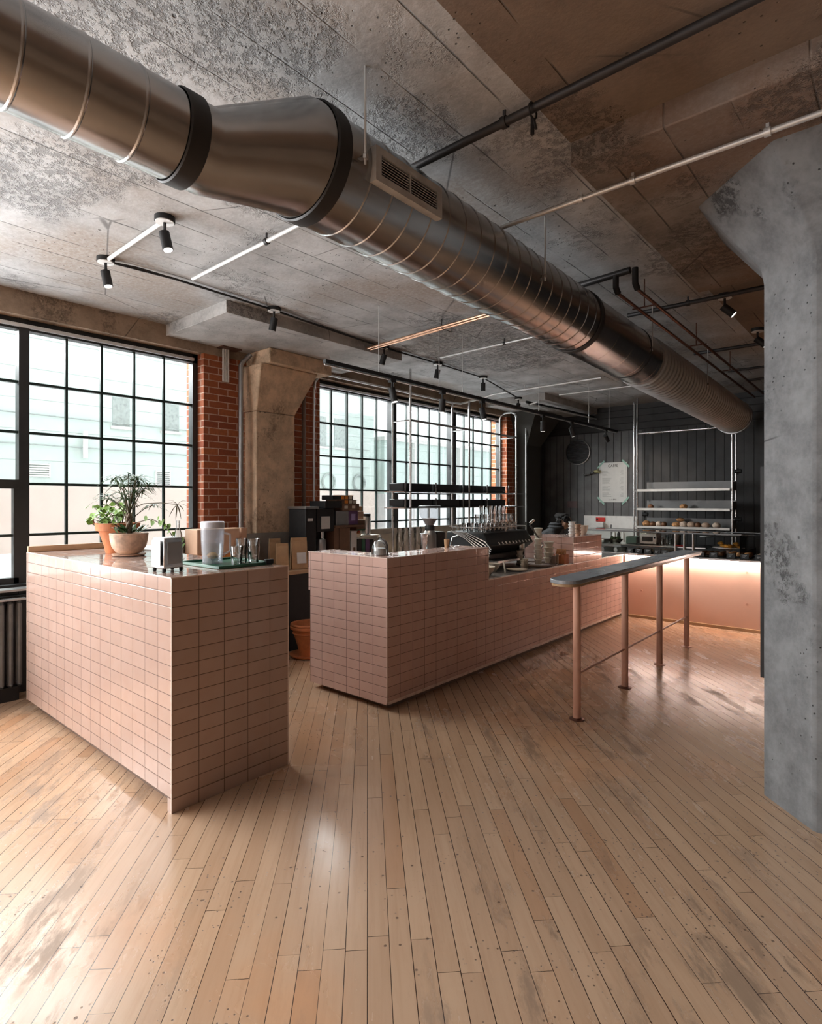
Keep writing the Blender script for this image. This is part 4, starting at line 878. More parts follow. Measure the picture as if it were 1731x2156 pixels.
for i, (y0, y1, h, mt, nm) in enumerate(((4.118, 4.195, .385, 'kraftd', 'brown coffee bag, left of the two under the platform'), (4.20, 4.35, .38, 'kraftd', 'brown coffee bag, right of the two under the platform'), (4.37, 4.455, .34, 'paper', 'white coffee bag with a small brown emblem'), (4.465, 4.53, .25, 'blackm', 'narrow black box beside the white coffee bag'), (4.54, 4.585, .245, 'trayg', 'narrow green box between the black boxes'), (4.595, 4.655, .24, 'purple', 'narrow plum coloured box below the steel canister'), (4.665, 4.72, .235, 'blackm', 'narrow black box, last in the row below the steel canister'))):
    crate('coffee_bag' if i < 3 else 'card_box', nm, -4.78, -4.62, y0, y1, ZB, ZB+h, mt, 'bag' if i < 3 else 'box', extras=[('emblem', (4.40, 4.43, ZB+.12, ZB+.16), 'kraftd')] if i == 2 else ())
tsh = T('counter_riser', 'small pale riser under the steel flask', 'riser', (-4.7, 4.65, ZB)); P('top', box(-4.8, -4.6, 4.56, 4.80, 1.05, 1.065), 'cream', tsh); P('leg', box(-4.62, -4.61, 4.78, 4.79, ZB, 1.05), 'cream', tsh)
fk = T('steel_flask', 'tall ribbed steel flask with a black lid', 'flask', (-4.69, 4.67, 1.065))
P('flask_body', MB().lathe((-4.69, 4.67, 1.065), [(.05, 0), (.052, .005), (.05, .02), (.052, .03), (.052, .19), (.048, .21)], 24), 'steel', fk); P('lid', MB().lathe((-4.69, 4.67, 1.275), [(.05, 0), (.05, .03), (.03, .036), (0, .036)], 24), 'blackm', fk)
fb = T('fruit_bowl', 'small bowl of red and pink fruit on the white coffee bags', 'bowl', (-4.66, 4.49, 1.065))
P('bowl', MB().lathe((-4.66, 4.49, 1.05), [(.03, 0), (.06, .04), (.058, .04), (.028, .004), (0, .004)], 20), 'cream', fb)
for i in range(5):
    O('fruit', 'small red or pink fruit in the bowl on the back counter', 'fruit', MB().blob((-4.66+.025*math.cos(i*1.3), 4.49+.025*math.sin(i*1.3), 1.095+.01*(i % 2)), (.018, .018, .017), 10, 6), 'redp' if i % 2 else 'terra', (-4.66+.025*math.cos(i*1.3), 4.49+.025*math.sin(i*1.3), 1.08), 'fruit in the bowl on the back counter')

# carafe on the ledge
cf = T('bell_jar', 'small glass bell jar with a knob standing on the tiled ledge corner', 'bell jar', (-2.93, 3.06, 1.056))
P('dome', MB().lathe((-2.93, 3.06, 1.056), [(.063, 0), (.064, .03), (.058, .075), (.042, .105), (.015, .122), (.008, .128)], 28), 'cup_glass', cf)
P('knob', MB().blob((-2.93, 3.06, 1.19), (.012, .012, .012), 12, 8), 'cup_glass', cf)
P('contents', MB().lathe((-2.93, 3.06, 1.058), [(.045, 0), (.045, .045), (.03, .05), (0, .05)], 20), 'paper', cf)
P('wire_rim', MB().tube([(-2.93+.066*math.cos(a), 3.06+.02*0, 1.06+.10*math.sin(a)) for a in [pi*i/14 for i in range(15)]], .003, 6), 'steel', cf)

# grinder
g0 = (-3.30, 4.10)
gd = T('coffee_grinder', 'black coffee grinder with a clear hopper of beans behind the ledge', 'coffee grinder', (*g0, .783))
P('motor_body', MB().lathe((*g0, .783), [(.07, 0), (.075, .01), (.068, .03), (.062, .05), (.062, .36), (.055, .38), (.04, .40)], 28), 'steelb', gd)
P('side_housing', box(g0[0]-.09, g0[0]+.05, g0[1]+.045, g0[1]+.17, .80, 1.17), 'blackm', gd, bevel=.012)
P('dosing_cone', MB().lathe((g0[0]+.02, g0[1]-.11, .96), [(.006, 0), (.035, .12), (.037, .20), (0, .2)], 20), 'steel', gd)
P('collar', MB().lathe((*g0, 1.18), [(.04, 0), (.045, .01), (.045, .04), (.038, .05)], 24), 'blackm', gd)
M['hop'] = frosted('hopper_plastic', (.62, .60, .60), .28)
P('hopper', MB().lathe((*g0, 1.225), [(.035, 0), (.04, .01), (.088, .09), (.094, .10), (.097, .165)], 32), 'hop', gd)
P('beans', MB().lathe((*g0, 1.23), [(0, 0), (.032, .0), (.07, .062), (0, .068)], 28), 'beans', gd); P('hopper_lid', MB().lathe((*g0, 1.39), [(.10, 0), (.104, .004), (.104, .014), (.09, .02), (0, .022)], 32), 'black', gd)
O('steel_cup', 'paper cup standing on the ledge beside the grinder', 'cup', MB().lathe((-2.97, 3.92, 1.056), [(.018, 0), (.024, .07), (.022, .07), (.016, .003), (0, .003)], 20), 'kraft', (-2.97, 3.92, 1.056))
tp = T('tamper_stand', 'chrome tamper and portafilter between grinder and espresso machine', 'tamper stand', (-3.3, 4.42, .783))
P('stand', box(-3.36, -3.24, 4.36, 4.48, .783, .99), 'blackm', tp); P('portafilter', MB().lathe((-3.3, 4.42, 1.0), [(.03, 0), (.034, .02), (.034, .03), (0, .03)], 20).tube([(-3.27, 4.42, 1.015), (-3.16, 4.37, 1.03)], .009, 8).tube([(-3.30, 4.42, 1.03), (-3.30, 4.45, 1.10), (-3.25, 4.47, 1.12)], .008, 8), 'steel', tp)

# espresso machine
em = T('espresso_machine', 'wide black and chrome espresso machine topped with stacked glasses', 'espresso machine', (-3.28, 5.02, .783))
P('base_body', box(-3.50, -3.10, 4.66, 5.46, .84, .93), 'blackm', em, bevel=.01)
q = MB(); pr_ = [(-3.52, .93), (-3.12, .93), (-3.00, 1.02), (-3.08, 1.145), (-3.52, 1.145)]
n_ = len(pr_); q.add([(x, 4.64, z) for x, z in pr_]+[(x, 5.48, z) for x, z in pr_], [tuple(range(n_)), tuple(range(2*n_-1, n_-1, -1))]+[(i, (i+1) % n_, n_+(i+1) % n_, n_+i) for i in range(n_)])
P('upper_body', q, 'black', em, bevel=.01)
for i in range(5):
    y = 4.60-.012*i
    P('side_rib', MB().tube([(-3.46+.02*i, y+.03, 1.15-.004*i), (-3.25, y+.03, 1.135-.012*i), (-3.05+.006*i, y+.03, 1.06-.03*i), (-2.98, y+.03, .99-.02*i)], .006, 6), 'steel', em)
P('drip_tray', box(-3.14, -2.96, 4.72, 5.12, .855, .875), 'steelb', em)
P('panel_dots', MB().box(0, 0, 0, 0, 0, 0) if False else MB().add(*(lambda v: (v[0], v[1]))(((lambda a: a)(([(x, y, z) for y0 in [4.80+i*.065 for i in range(10)] for x, y, z in ((-2.998+.0, y0, 1.028), (-2.998, y0+.022, 1.028), (-3.012, y0+.022, 1.050), (-3.012, y0, 1.050))], [(4*i, 4*i+1, 4*i+2, 4*i+3) for i in range(10)]))))), 'whitem', em)
P('cup_rail', MB().tube([(-3.50, 4.66, 1.19), (-3.08, 4.66, 1.19), (-3.08, 5.46, 1.19), (-3.50, 5.46, 1.19)], .005, 6).cyl((-3.08, 4.66, 1.145), (-3.08, 4.66, 1.19), .004, n=6).cyl((-3.08, 5.06, 1.145), (-3.08, 5.06, 1.19), .004, n=6).cyl((-3.08, 5.46, 1.145), (-3.08, 5.46, 1.19), .004, n=6), 'steel', em)
P('side_arm', MB().tube([(-3.06, 5.50, 1.20), (-3.00, 5.53, 1.10), (-2.93, 5.56, .98), (-3.0, 5.56, .90)], .010, 8), 'steel', em)
P('steam_knob', MB().cyl((-3.05, 5.49, 1.21), (-3.02, 5.53, 1.25), .014, n=12), 'steel', em)
P('group_head', MB().lathe((-3.05, 5.30, .94), [(.03, 0), (.04, .02), (.04, .07), (0, .07)], 20), 'steel', em)
P('feet', MB().cyl((-3.45, 4.70, .783), (-3.45, 4.70, .84), .02, n=12).cyl((-3.15, 4.70, .783), (-3.15, 4.70, .84), .02, n=12).cyl((-3.45, 5.42, .783), (-3.45, 5.42, .84), .02, n=12).cyl((-3.15, 5.42, .783), (-3.15, 5.42, .84), .02, n=12), 'steel', em)
gfirst = [None]
for lvl, (zz, ys) in enumerate(((1.147, [4.73+i*.078 for i in range(9)]), (1.232, [4.88+i*.078 for i in range(7)]), (1.317, [4.96+i*.078 for i in range(4)]))):
    for y in ys:
        for x in ((-3.17, -3.26, -3.35) if lvl == 0 else (-3.20, -3.30)):
            tumbler(x, y, zz, 'espresso machine tumbler, %s layer, %s row, %s from the grinder side' % (('bottom', 'middle', 'top')[lvl], {-3.17: 'front', -3.20: 'front', -3.26: 'middle', -3.30: 'rear', -3.35: 'rear'}[x], ORD[ys.index(y)]), 'glasses on the espresso machine, %s layer' % ('bottom', 'middle', 'top')[lvl], .034, .084, gfirst)
for i in range(5):
    O('glass_jug', 'clear glass jug behind the grinder, %s from its near end' % ORD[i], 'jug', MB().lathe((-4.6, 5.15+i*.11, .79), [(.04, 0), (.045, .02), (.045, .24), (.03, .30), (.04, .34)], 14), 'cup_glass', (-4.6, 5.15+i*.11, .79), 'glass jugs behind the grinder')
for i in range(4):
    O('glass_bottle', 'slim clear bottle behind the espresso machine, %s from the grinder' % ORD[i], 'bottle', MB().lathe((-4.62, 6.35+i*.1, .79), [(.03, 0), (.035, .02), (.035, .26), (.013, .33), (.013, .43), (0, .43)], 14), 'cup_glass', (-4.62, 6.35+i*.1, .79), 'slim bottles behind the espresso machine')

# crockery on the low worktop
def bowl(name, label, x, y, z, r, h, mat='cream', group=None, foot=.55, cat='bowl'):
    return O(name, label, cat, MB().lathe((x, y, z), [(r*foot, 0), (r*foot, .004), (r*.9, h*.6), (r, h), (r*.95, h), (r*.82, h*.55), (r*.4, .01), (0, .008)], 28), mat, (x, y, z), group)
ZT = .783
bowl('bowl', 'large cream bowl on the worktop next to the raised ledge', -2.86, 4.33, ZT, .095, .085)
bowl('bowl', 'cream bowl behind the card holder on the worktop', -2.98, 4.62, ZT, .09, .08)
O('card_holder', 'small square pale card standing on the worktop', 'card', MB().obox((-2.86, 4.67, ZT+.055), (.006, .045, .055), (0, -.15, .5)), 'cream', (-2.86, 4.67, ZT))
O('saucer', 'thin ceramic saucer lying on the worktop edge', 'saucer', MB().lathe((-2.84, 4.86, ZT), [(.05, 0), (.10, .012), (.10, .016), (.05, .006), (0, .006)], 28), 'cream', (-2.84, 4.86, ZT))
tr2 = O('round_tray', 'dark round tray carrying stacks of cups by the till box', 'tray', MB().lathe((-2.93, 5.42, ZT), [(.20, 0), (.215, .004), (.215, .02), (.205, .02), (.20, .008), (0, .008)], 36), 'plinth', (-2.93, 5.42, ZT))
def cupstack(label, x, y, z, r, h, n, mat='cream', group=None):
    t = T('cup_stack', label, 'cups', (x, y, z), group); step = h/n
    for i in range(n):
        P('cup', MB().lathe((x, y, z+i*step), [(r*.72, 0), (r*.9, step*.75), (r, step*.8), (r, step*.98), (r*.93, step), (0, step*.98)], 20), mat, t)
    return t
cupstack('tall stack of cream cups on the round tray', -2.88, 5.36, ZT+.02, .042, .26, 5)
cupstack('tall stack of cream cups with a lid, beside the till box', -3.0, 5.585, ZT+.02, .045, .36, 6)
cupstack('short stack of cream cups on the round tray', -3.03, 5.25, ZT+.02, .036, .14, 3)
cupstack('stack of small espresso cups left of the round tray', -2.90, 5.13, ZT, .030, .09, 2)
cupstack('second stack of small espresso cups near the espresso machine', -2.88, 5.05, ZT, .028, .08, 2)
cupstack('wide stack of cream cups in front of the till box', -2.86, 5.55, ZT+.02, .055, .22, 4)
mg = T('dark_mug', 'dark mug with a handle at the worktop edge by the till box', 'mug', (-2.80, 5.52, ZT)); P('mug_body', MB().lathe((-2.80, 5.52, ZT), [(.028, 0), (.034, .09), (.031, .09), (.026, .004), (0, .004)], 20), 'plinth', mg); P('handle', MB().tube([(-2.80, 5.487, ZT+.07), (-2.80, 5.465, ZT+.06), (-2.80, 5.465, ZT+.03), (-2.80, 5.49, ZT+.02)], .004, 6), 'plinth', mg)
O('sugar_jar', 'pale slim jar beside the dark mug', 'jar', MB().lathe((-2.79, 5.60, ZT), [(.018, 0), (.018, .10), (.012, .11), (0, .11)], 16), 'terrap', (-2.79, 5.60, ZT))
tc = T('sugar_caddy', 'rust coloured caddy of packets against the till box', 'caddy', (-2.79, 5.71, ZT)); P('caddy_box', box(-2.85, -2.735, 5.655, 5.765, ZT, ZT+.10), 'terra', tc, bevel=.004)
for i in range(6): P('packet', MB().obox((-2.84+i*.018, 5.70+.01*(i % 2), ZT+.12), (.001, .02, .035), (.2*(i % 3-1), .1, 0)), 'kraft', tc)
ZBX = 1.062
cupstack('stack of white cups standing on the till box', -2.82, 6.02, ZBX, .04, .16, 5, 'white')
cupstack('stack of beige cups beside the white cups on the till box', -2.80, 6.13, ZBX, .036, .13, 4, 'terrap')
bowl('bowl', 'cream bowl on the far end of the till box', -2.83, 6.32, ZBX, .065, .11)
rg = T('card_reader', 'white card reader on a stand at the far end of till box', 'card reader', (-3.0, 6.47, 1.04)); P('stand', box(-3.05, -2.95, 6.42, 6.52, 1.04, 1.06), 'white', rg); P('screen', MB().obox((-2.99, 6.46, 1.12), (.008, .07, .045), (0, -.5, 0)), 'white', rg); P('keypad', MB().obox((-2.98, 6.46, 1.122), (.004, .055, .03), (0, -.5, 0)), 'black', rg)
for i, (x, y) in enumerate(((-2.87, 5.90), (-2.84, 5.95), (-2.88, 5.965))):
    O('glass_sphere', 'tiny clear glass at the near corner of the till box', 'glass', MB().blob((x, y, ZBX+.014), (.012, .012, .014), 10, 6), 'cup_glass', (x, y, ZBX), 'tiny glasses on the till box')

# ================================================================== PERSON BENDING AT THE FAR COUNTER
def skin(name, verts, edges, radii, mat, parent, root=0, sub=2):
    me = bpy.data.meshes.new(name); me.from_pydata(verts, edges, []); o = bpy.data.objects.new(name, me); C.objects.link(o); o.parent = parent
    me.materials.append(M[mat]); s = o.modifiers.new('skin', 'SKIN'); s.use_smooth_shade = True
    for i, v in enumerate(me.skin_vertices[0].data):
        r = radii[i]; v.radius = (r, r) if not isinstance(r, tuple) else r; v.use_root = (i == root)
    b = o.modifiers.new('sub', 'SUBSURF'); b.levels = sub; b.render_levels = sub; return o
pe = T('person', 'person in a black top with dark curly hair bending forward at the far end', 'person', (-4.66, 8.52, 0), rz=math.radians(24))
# local: +x forward; figure leans forward over its knees, facing the corner
V = [(0, 0, .62), (.10, 0, .74), (.22, 0, .86), (.32, 0, .95), (.40, 0, 1.02), (.45, 0, 1.07),
     (.30, .17, .93), (.36, .25, .76), (.46, .20, .58), (.30, -.17, .93), (.36, -.25, .76), (.46, -.20, .58),
     (.0, .10, .60), (.30, .13, .50), (.16, .12, .10), (.24, .12, .045), (.0, -.10, .60), (.30, -.13, .50), (.16, -.12, .10), (.24, -.12, .045)]
Ed = [(0, 1), (1, 2), (2, 3), (3, 4), (4, 5), (3, 6), (6, 7), (7, 8), (3, 9), (9, 10), (10, 11), (0, 12), (12, 13), (13, 14), (14, 15), (0, 16), (16, 17), (17, 18), (18, 19)]
Rd = [.13, .135, .145, .13, .065, .06, .065, .05, .04, .065, .05, .04, .10, .07, .05, .045, .10, .07, .05, .045]
skin('body', V, Ed, Rd, 'cloth', pe)
hd = MB(); hd.blob((.50, 0, 1.10), (.095, .08, .115), 20, 14, rot=(0, .7, 0)); hd.blob((.585, 0, 1.065), (.018, .014, .02), 8, 6); hd.blob((.50, .08, 1.09), (.02, .01, .03), 8, 6); hd.blob((.50, -.08, 1.09), (.02, .01, .03), 8, 6)
L(pe, 'head', hd, 'skin')
hh = MB()
rh = random.Random(4)
for i in range(60):
    a = rh.uniform(0, 2*pi); b = rh.uniform(-.2, 1.2)
    hh.blob((.475+.095*math.cos(a)*math.cos(b), .09*math.sin(a)*math.cos(b), 1.13+.10*math.sin(b)), (.035, .035, .033), 7, 5, .2, rnd=rh)
hh.blob((.40, .02, 1.20), (.07, .065, .06), 12, 8, .12, rnd=rh)
L(pe, 'hair', hh, 'hair')
L(pe, 'hood', MB().lathe((.36, 0, 1.0), [(.13, 0), (.14, .03), (.11, .06), (.12, .075), (.09, .10)], 20), 'cloth')
def hand(side):
    m = MB(); x, y, z = .47, side*.195, .545
    m.blob((x, y, z), (.022, .038, .045), 12, 8)
    for k, ln in enumerate((.062, .072, .068, .052)):
        yy = y-.027+.018*k; m.tube([(x, yy, z-.03), (x+.012, yy, z-.03-ln*.5), (x+.035, yy, z-.03-ln*.85)], [.0095, .0085, .007], 7)
    m.tube([(x, y-side*.03, z+.01), (x+.03, y-side*.05, z-.015), (x+.045, y-side*.05, z-.04)], [.011, .010, .008], 7); return m
L(pe, 'hand', hand(1), 'skin'); L(pe, 'hand', hand(-1), 'skin')

# ================================================================== BAKERY CASE CONTENTS
def loaf(name, label, x, y, z, r, mat, group=None, cat='bread', cuts=True):
    m = MB(); m.blob((x, y, z+r[2]*.85), r, 16, 10, .05); o = O(name, label, cat, m, mat, (x, y, z), group); return o
ZD = .798
def tray_of(label, x0, x1, y0, y1, pname, plabel, pg, nx, ny, r, mat, z=ZD, tl=True):
    t = T('baking_tray', label, 'tray', ((x0+x1)/2, (y0+y1)/2, z)); q = box(x0, x1, y0, y1, z, z+.004); q.box(x0, x0+.004, y0, y1, z, z+.014).box(x1-.004, x1, y0, y1, z, z+.014).box(x0, x1, y1-.004, y1, z, z+.014).box(x0, x1, y0, y0+.004, z, z+.014); P('tray_pan', q, 'black', t)
    for i in range(nx):
        for j in range(ny):
            x = x0+(x1-x0)*(i+.5)/nx; y = y0+(y1-y0)*(j+.5)/ny
            O(pname, '%s, %s from the counter end, %s row' % (plabel, ORD[i], ('front', 'middle', 'back')[j]), 'pastry', MB().blob((x, y, z+.006+r[2]*.9), r, 12, 7, .10), mat, (x, y, z+.005), pg)
tray_of('dark baking tray nearest the counter on the steel deck', -2.68, -2.46, 7.44, 7.64, 'pastry', 'dark pastry on the first tray', 'pastries on the first tray', 3, 3, (.032, .028, .022), 'breadd')
tray_of('second dark baking tray on the steel deck', -2.43, -2.20, 7.44, 7.64, 'pastry', 'floury pastry on the second tray', 'pastries on the second tray', 3, 3, (.034, .03, .024), 'flour')
tray_of('dark baking tray just right of the three steel posts', -1.88, -1.62, 7.44, 7.68, 'pastry', 'glossy pastry right of the posts', 'pastries right of the posts', 4, 3, (.032, .03, .026), 'breadd')
tray_of('dark baking tray under the croissant plate', -1.58, -1.34, 7.44, 7.68, 'pastry', 'brown roll under the croissants', 'rolls under the croissant plate', 3, 3, (.036, .034, .03), 'bread')
tray_of('dark baking tray at the column end of the case', -1.29, -1.0, 7.44, 7.68, 'pastry', 'iced pastry at the column end', 'pastries at the column end', 4, 3, (.034, .032, .028), 'terrap')
SGX = (-2.66, -2.55, -2.44, -2.33, -2.24, -1.84, -1.70, -1.52, -1.38, -1.24, -1.10)
for i, x in enumerate(SGX):
    t = T('price_card', 'small black price card on the case front edge, %s from the tiled counter' % ORD[i], 'price card', (x, 7.34, ZD), 'price cards on the case front edge')
    P('card', MB().obox((x, 7.345, ZD+.03), (.040, .0015, .028), (-.25, 0, 0)), 'blackm', t)
    q = MB()
    for k in range(3): q.obox((x-.004*k, 7.3425, ZD+.044-.013*k), (.022-.005*k, .0006, .0013), (-.25, 0, 0))
    w = P('writing', q, 'paper', t); w.location = (0, -.0035, 0)
cpx = (-1.60, 7.62)
cpt = T('cake_stand', 'white plate of croissants on a dark foot above the case deck', 'cake stand', (*cpx, ZD)); P('foot', MB().lathe((*cpx, ZD+.0), [(.06, 0), (.05, .01), (.03, .03), (.03, .075), (.06, .09)], 20), 'plinth', cpt); P('plate', MB().lathe((*cpx, .886), [(.10, 0), (.17, .012), (.17, .018), (.10, .008), (0, .008)], 32), 'white', cpt)
for i in range(9):
    a = R.uniform(0, 2*pi); rr = .105*math.sqrt(R.random()); x = cpx[0]+rr*math.cos(a)*1.25; y = cpx[1]+rr*math.sin(a)*.8; z = .897+.028*(i // 5); ro = R.uniform(0, pi); m = MB(); pts = []; rd = []
    for k in range(9):
        f = k/8*2-1; pts.append((x+math.cos(ro)*f*.052-math.sin(ro)*.02*f*f, y+math.sin(ro)*f*.052+math.cos(ro)*.02*f*f, z+.02)); rd.append(.006+.016*(1-f*f)*(1.12 if k % 2 else .94))
    m.tube(pts, rd, 10); O('croissant', 'golden croissant heaped on the white plate', 'croissant', m, 'orange', (x, y, z), 'croissants on the white plate')
# things on the glass shelf
ZG = .895
tst = T('toaster', 'small chrome toaster oven with dark window on the glass shelf', 'toaster', (-2.50, 7.64, ZG)); P('housing', box(-2.62, -2.40, 7.56, 7.74, ZG, ZG+.15), 'steel', tst, bevel=.012); P('dark_window', box(-2.58, -2.45, 7.555, 7.56, ZG+.04, ZG+.10), 'black', tst); P('knob', MB().cyl((-2.425, 7.56, ZG+.09), (-2.425, 7.545, ZG+.09), .01, n=12), 'black', tst)
for i, (x, h, r) in enumerate(((-2.35, .09, .022), (-2.30, .12, .02), (-2.25, .07, .025), (-2.32, .06, .02))):
    O('glass_jar', 'clear jar by the toaster, %s' % ('shortish and plain', 'tallest of the four', 'squat and widest', 'shortest of the four')[i], 'jar', MB().lathe((x, 7.60+.04*(i % 2), ZG), [(r, 0), (r, h), (r*.7, h+.01), (0, h+.01)], 16), 'cup_glass', (x, 7.60+.04*(i % 2), ZG), 'jars by the toaster')
O('steel_pot', 'brushed steel pot behind the jars on the glass shelf', 'pot', MB().lathe((-2.22, 7.74, ZG), [(.05, 0), (.055, .01), (.055, .13), (.05, .13), (.05, .01), (0, .01)], 24), 'steelb', (-2.22, 7.74, ZG))
kn = T('bread_knife', 'knife with red handle lying on the glass shelf', 'knife', (-2.15, 7.52, ZG)); P('blade', MB().obox((-2.27, 7.50, ZG+.006), (.10, .012, .001), (0, 0, -.05)), 'steel', kn); P('handle', MB().obox((-2.12, 7.49, ZG+.010), (.055, .012, .008), (0, 0, -.05)), 'redp', kn, bevel=.003)
sb = T('salad_bowl', 'glass dish of green leaves on the glass shelf', 'dish', (-2.95, 7.62, ZG)); P('dish', MB().lathe((-2.95, 7.62, ZG), [(.06, 0), (.10, .05), (.097, .05), (.058, .005), (0, .005)], 24), 'cup_glass', sb)
q = MB()
for i in range(26): rleaf(q, (-2.95+R.uniform(-.07, .07), 7.62+R.uniform(-.07, .07), ZG+.04+R.uniform(0, .03)), (R.uniform(-1, 1), -1, 1), .022)
P('salad_leaves', q, 'leafd', sb)
O('green_container', 'teal plastic container on the glass shelf left of the toaster', 'container', box(-2.80, -2.66, 7.58, 7.74, ZG, ZG+.09), basic('teal_plastic', (.16, .32, .27), .4), (-2.73, 7.66, ZG), bevel=.008)
O('cutting_tray', 'shallow steel pan on the glass shelf near the tiled counter', 'pan', box(-3.25, -3.06, 7.5, 7.75, ZG, ZG+.045), 'steel', (-3.15, 7.62, ZG), bevel=.006)
for i in range(3):
    O('steel_pan', 'steel pan standing on the deck behind the till box, %s of three' % ORD[i], 'pan', MB().lathe((-3.22+i*.18, 7.62, ZD), [(.06, 0), (.075, .04), (.07, .04), (.056, .005), (0, .005)], 20), 'steel', (-3.22+i*.18, 7.62, ZD), 'pans on the deck behind the till box')
# white prep area behind the case
wp = T('prep_station', 'white back-splashed prep station with a red sign under the menu', 'prep station', (-3.8, 9.4, 0))
P('white_splashback', box(-4.28, -3.38, 9.615, 9.63, .78, 1.20), 'white', wp); P('prep_counter', box(-4.3, -3.3, 9.05, 9.60, 0, .80), 'steel', wp, bevel=.004)
sg = P('red_sign', box(-4.06, -3.90, 9.60, 9.612, 1.10, 1.17), 'redp', wp); P('sign_emblem', box(-4.05, -4.02, 9.597, 9.60, 1.115, 1.155), 'black', sg)
P('soap_dispenser', box(-4.02, -3.90, 9.52, 9.6, 1.0, 1.09), 'whitem', wp, bevel=.01)
P('faucet', MB().tube([(-3.75, 9.5, .80), (-3.75, 9.5, 1.02), (-3.72, 9.42, 1.05), (-3.70, 9.36, 1.0)], .012, 8), 'steel', wp)
for i, x in enumerate((-3.62, -3.55, -3.48)):
    O('prep_bottle', 'small dark topped bottle at the prep station, %s from the tap' % ORD[i], 'bottle', MB().lathe((x, 9.3, .80), [(.025, 0), (.025, .12), (.01, .15), (.01, .18), (0, .18)], 14), 'whitem' if i != 1 else 'black', (x, 9.3, .80), 'bottles at the prep station')

# ================================================================== BREAD RACK
br = T('bread_rack', 'tall steel tube rack with three bread trays in front of the dark wall', 'rack', (-2.6, 9.0, .8))
for x, y, z1 in ((-3.07, 8.78, 3.0), (-3.23, 9.10, 3.0), (-1.80, 8.78, 2.56), (-1.83, 9.14, 2.56)):
    p = P('post', MB().cyl((x, y, .80), (x, y, z1), .0135, n=12), 'steel', br)
    if x > -2: P('post_cap', MB().box(x-.02, x+.02, y-.02, y+.02, 2.56, 2.68), 'blackm', p)
P('top_rail', MB().cyl((-3.07, 8.78, 2.46), (-1.80, 8.78, 2.46), .016, n=10), 'steel', br)
for z in (1.072, 1.335, 1.612):
    q = MB().box(-3.055, -1.815, 8.72, 9.12, z-.008, z); q.box(-3.055, -1.815, 8.715, 8.722, z-.02, z+.012); q.box(-3.04, -1.815, 9.11, 9.118, z, z+.125); q.box(-1.822, -1.815, 8.9, 9.12, z, z+.11)
    ts = P('tray_shelf', q, 'pan', br); P('front_edge', MB().box(-3.055, -1.815, 8.708, 8.7145, z-.02, z+.013), 'sheet', ts); P('shelf_bracket', MB().cyl((-3.07, 8.78, z-.01), (-3.23, 9.10, z-.01), .008, n=8), 'steel', br)
for x, z in ((-1.77, 1.86), (-1.77, 1.20), (-3.02, 1.25)):
    P('clamp', MB().cyl((x-.03, 8.95, z), (x+.05, 8.95, z), .028, n=14).cyl((x, 8.95, z-.05), (x, 8.95, z+.05), .014, n=10), 'blackm', br)
O('rack_foot_shelf', 'dark low shelf carrying the bread rack in front of far wall', 'shelf', box(-3.27, -1.6, 8.65, 9.25, .0, .80), 'blackm', (-2.5, 9, 0))
def bread(label, x, z, r, mat, group=None): loaf('bread_loaf', label, x+.06, 8.86, z+.002, r, mat, group)
bread('small dark roll alone at the left of the middle rack tray', -2.96, 1.335, (.045, .04, .035), 'breadd')
bread('pale brown roll alone in the middle of middle rack tray', -2.50, 1.335, (.055, .045, .038), 'bread')
for i, (x, r, mt, nm) in enumerate(((-3.02, (.06, .05, .045), 'bread', 'golden round loaf at the left end of the lowest rack tray'), (-2.93, (.045, .05, .04), 'breadd', 'dark crusted loaf second from left on the lowest rack tray'), (-2.84, (.05, .05, .042), 'flour', 'floury loaf third from left on the lowest rack tray'), (-2.77, (.04, .045, .04), 'breadd', 'dark loaf before the gap on the lowest rack tray'), (-2.60, (.06, .05, .04), 'bread', 'golden loaf right after the gap on the lowest rack tray'), (-2.50, (.055, .05, .045), 'flour', 'floury loaf fourth from right on the lowest rack tray'), (-2.40, (.055, .05, .045), 'terrap', 'pinkish loaf third from right on the lowest rack tray'), (-2.31, (.04, .045, .04), 'breadd', 'small dark loaf beside the pinkish loaf on lowest rack tray'), (-2.21, (.055, .05, .04), 'terrap', 'pinkish loaf second from right on the lowest rack tray'), (-2.07, (.055, .05, .042), 'flour', 'whitish loaf at the right end of the lowest rack tray'))):
    bread(nm, x, 1.072, r, mt)
O('bread_loaf', 'golden loaf lying across the others on lowest rack tray', 'bread', MB().blob((-2.50, 8.92, 1.072+.105), (.06, .045, .03), 16, 8, .05), 'bread', (-2.5, 8.92, 1.15))
# wall vent, menu, wall extras
wv = T('wall_vent', 'round louvred vent on the dark back wall', 'vent', (-4.40, 9.63, 2.31))
P('ring', MB().lathe((-4.40, 9.645, 2.31), [(.205, 0), (.222, 0), (.225, .02), (.210, .025), (.205, .012), (.205, 0)], 48, rot=(pi/2, 0, 0), caps=False), 'steelb', wv)
q = MB()
for i in range(17):
    z = -.19+i*.0238; hw = math.sqrt(max(0, .205**2-z*z))
    q.obox((-4.40, 9.628, 2.31+z), (hw, .006, .0016), (.5, 0, 0))
P('louvres', q, 'radi', wv); P('back_disc', MB().cyl((-4.40, 9.648, 2.31), (-4.40, 9.640, 2.31), .205, n=40), 'blackm', wv)
mn = T('menu_poster', 'white paper menu held to the back wall with mint tape', 'poster', (-3.775, 9.64, 1.43))
P('sheet', box(-4.012, -3.54, 9.638, 9.641, 1.43, 2.105), 'paper', mn)
words('CAFF\u00c8', .062, 'ink', mn, (-3.775, 9.6365, 2.045), (pi/2, 0, 0)); words('A\u00b7A\u00b7BAR', .034, 'ink', mn, (-3.775, 9.6365, 1.475), (pi/2, 0, 0))
q = MB(); rr = random.Random(3)
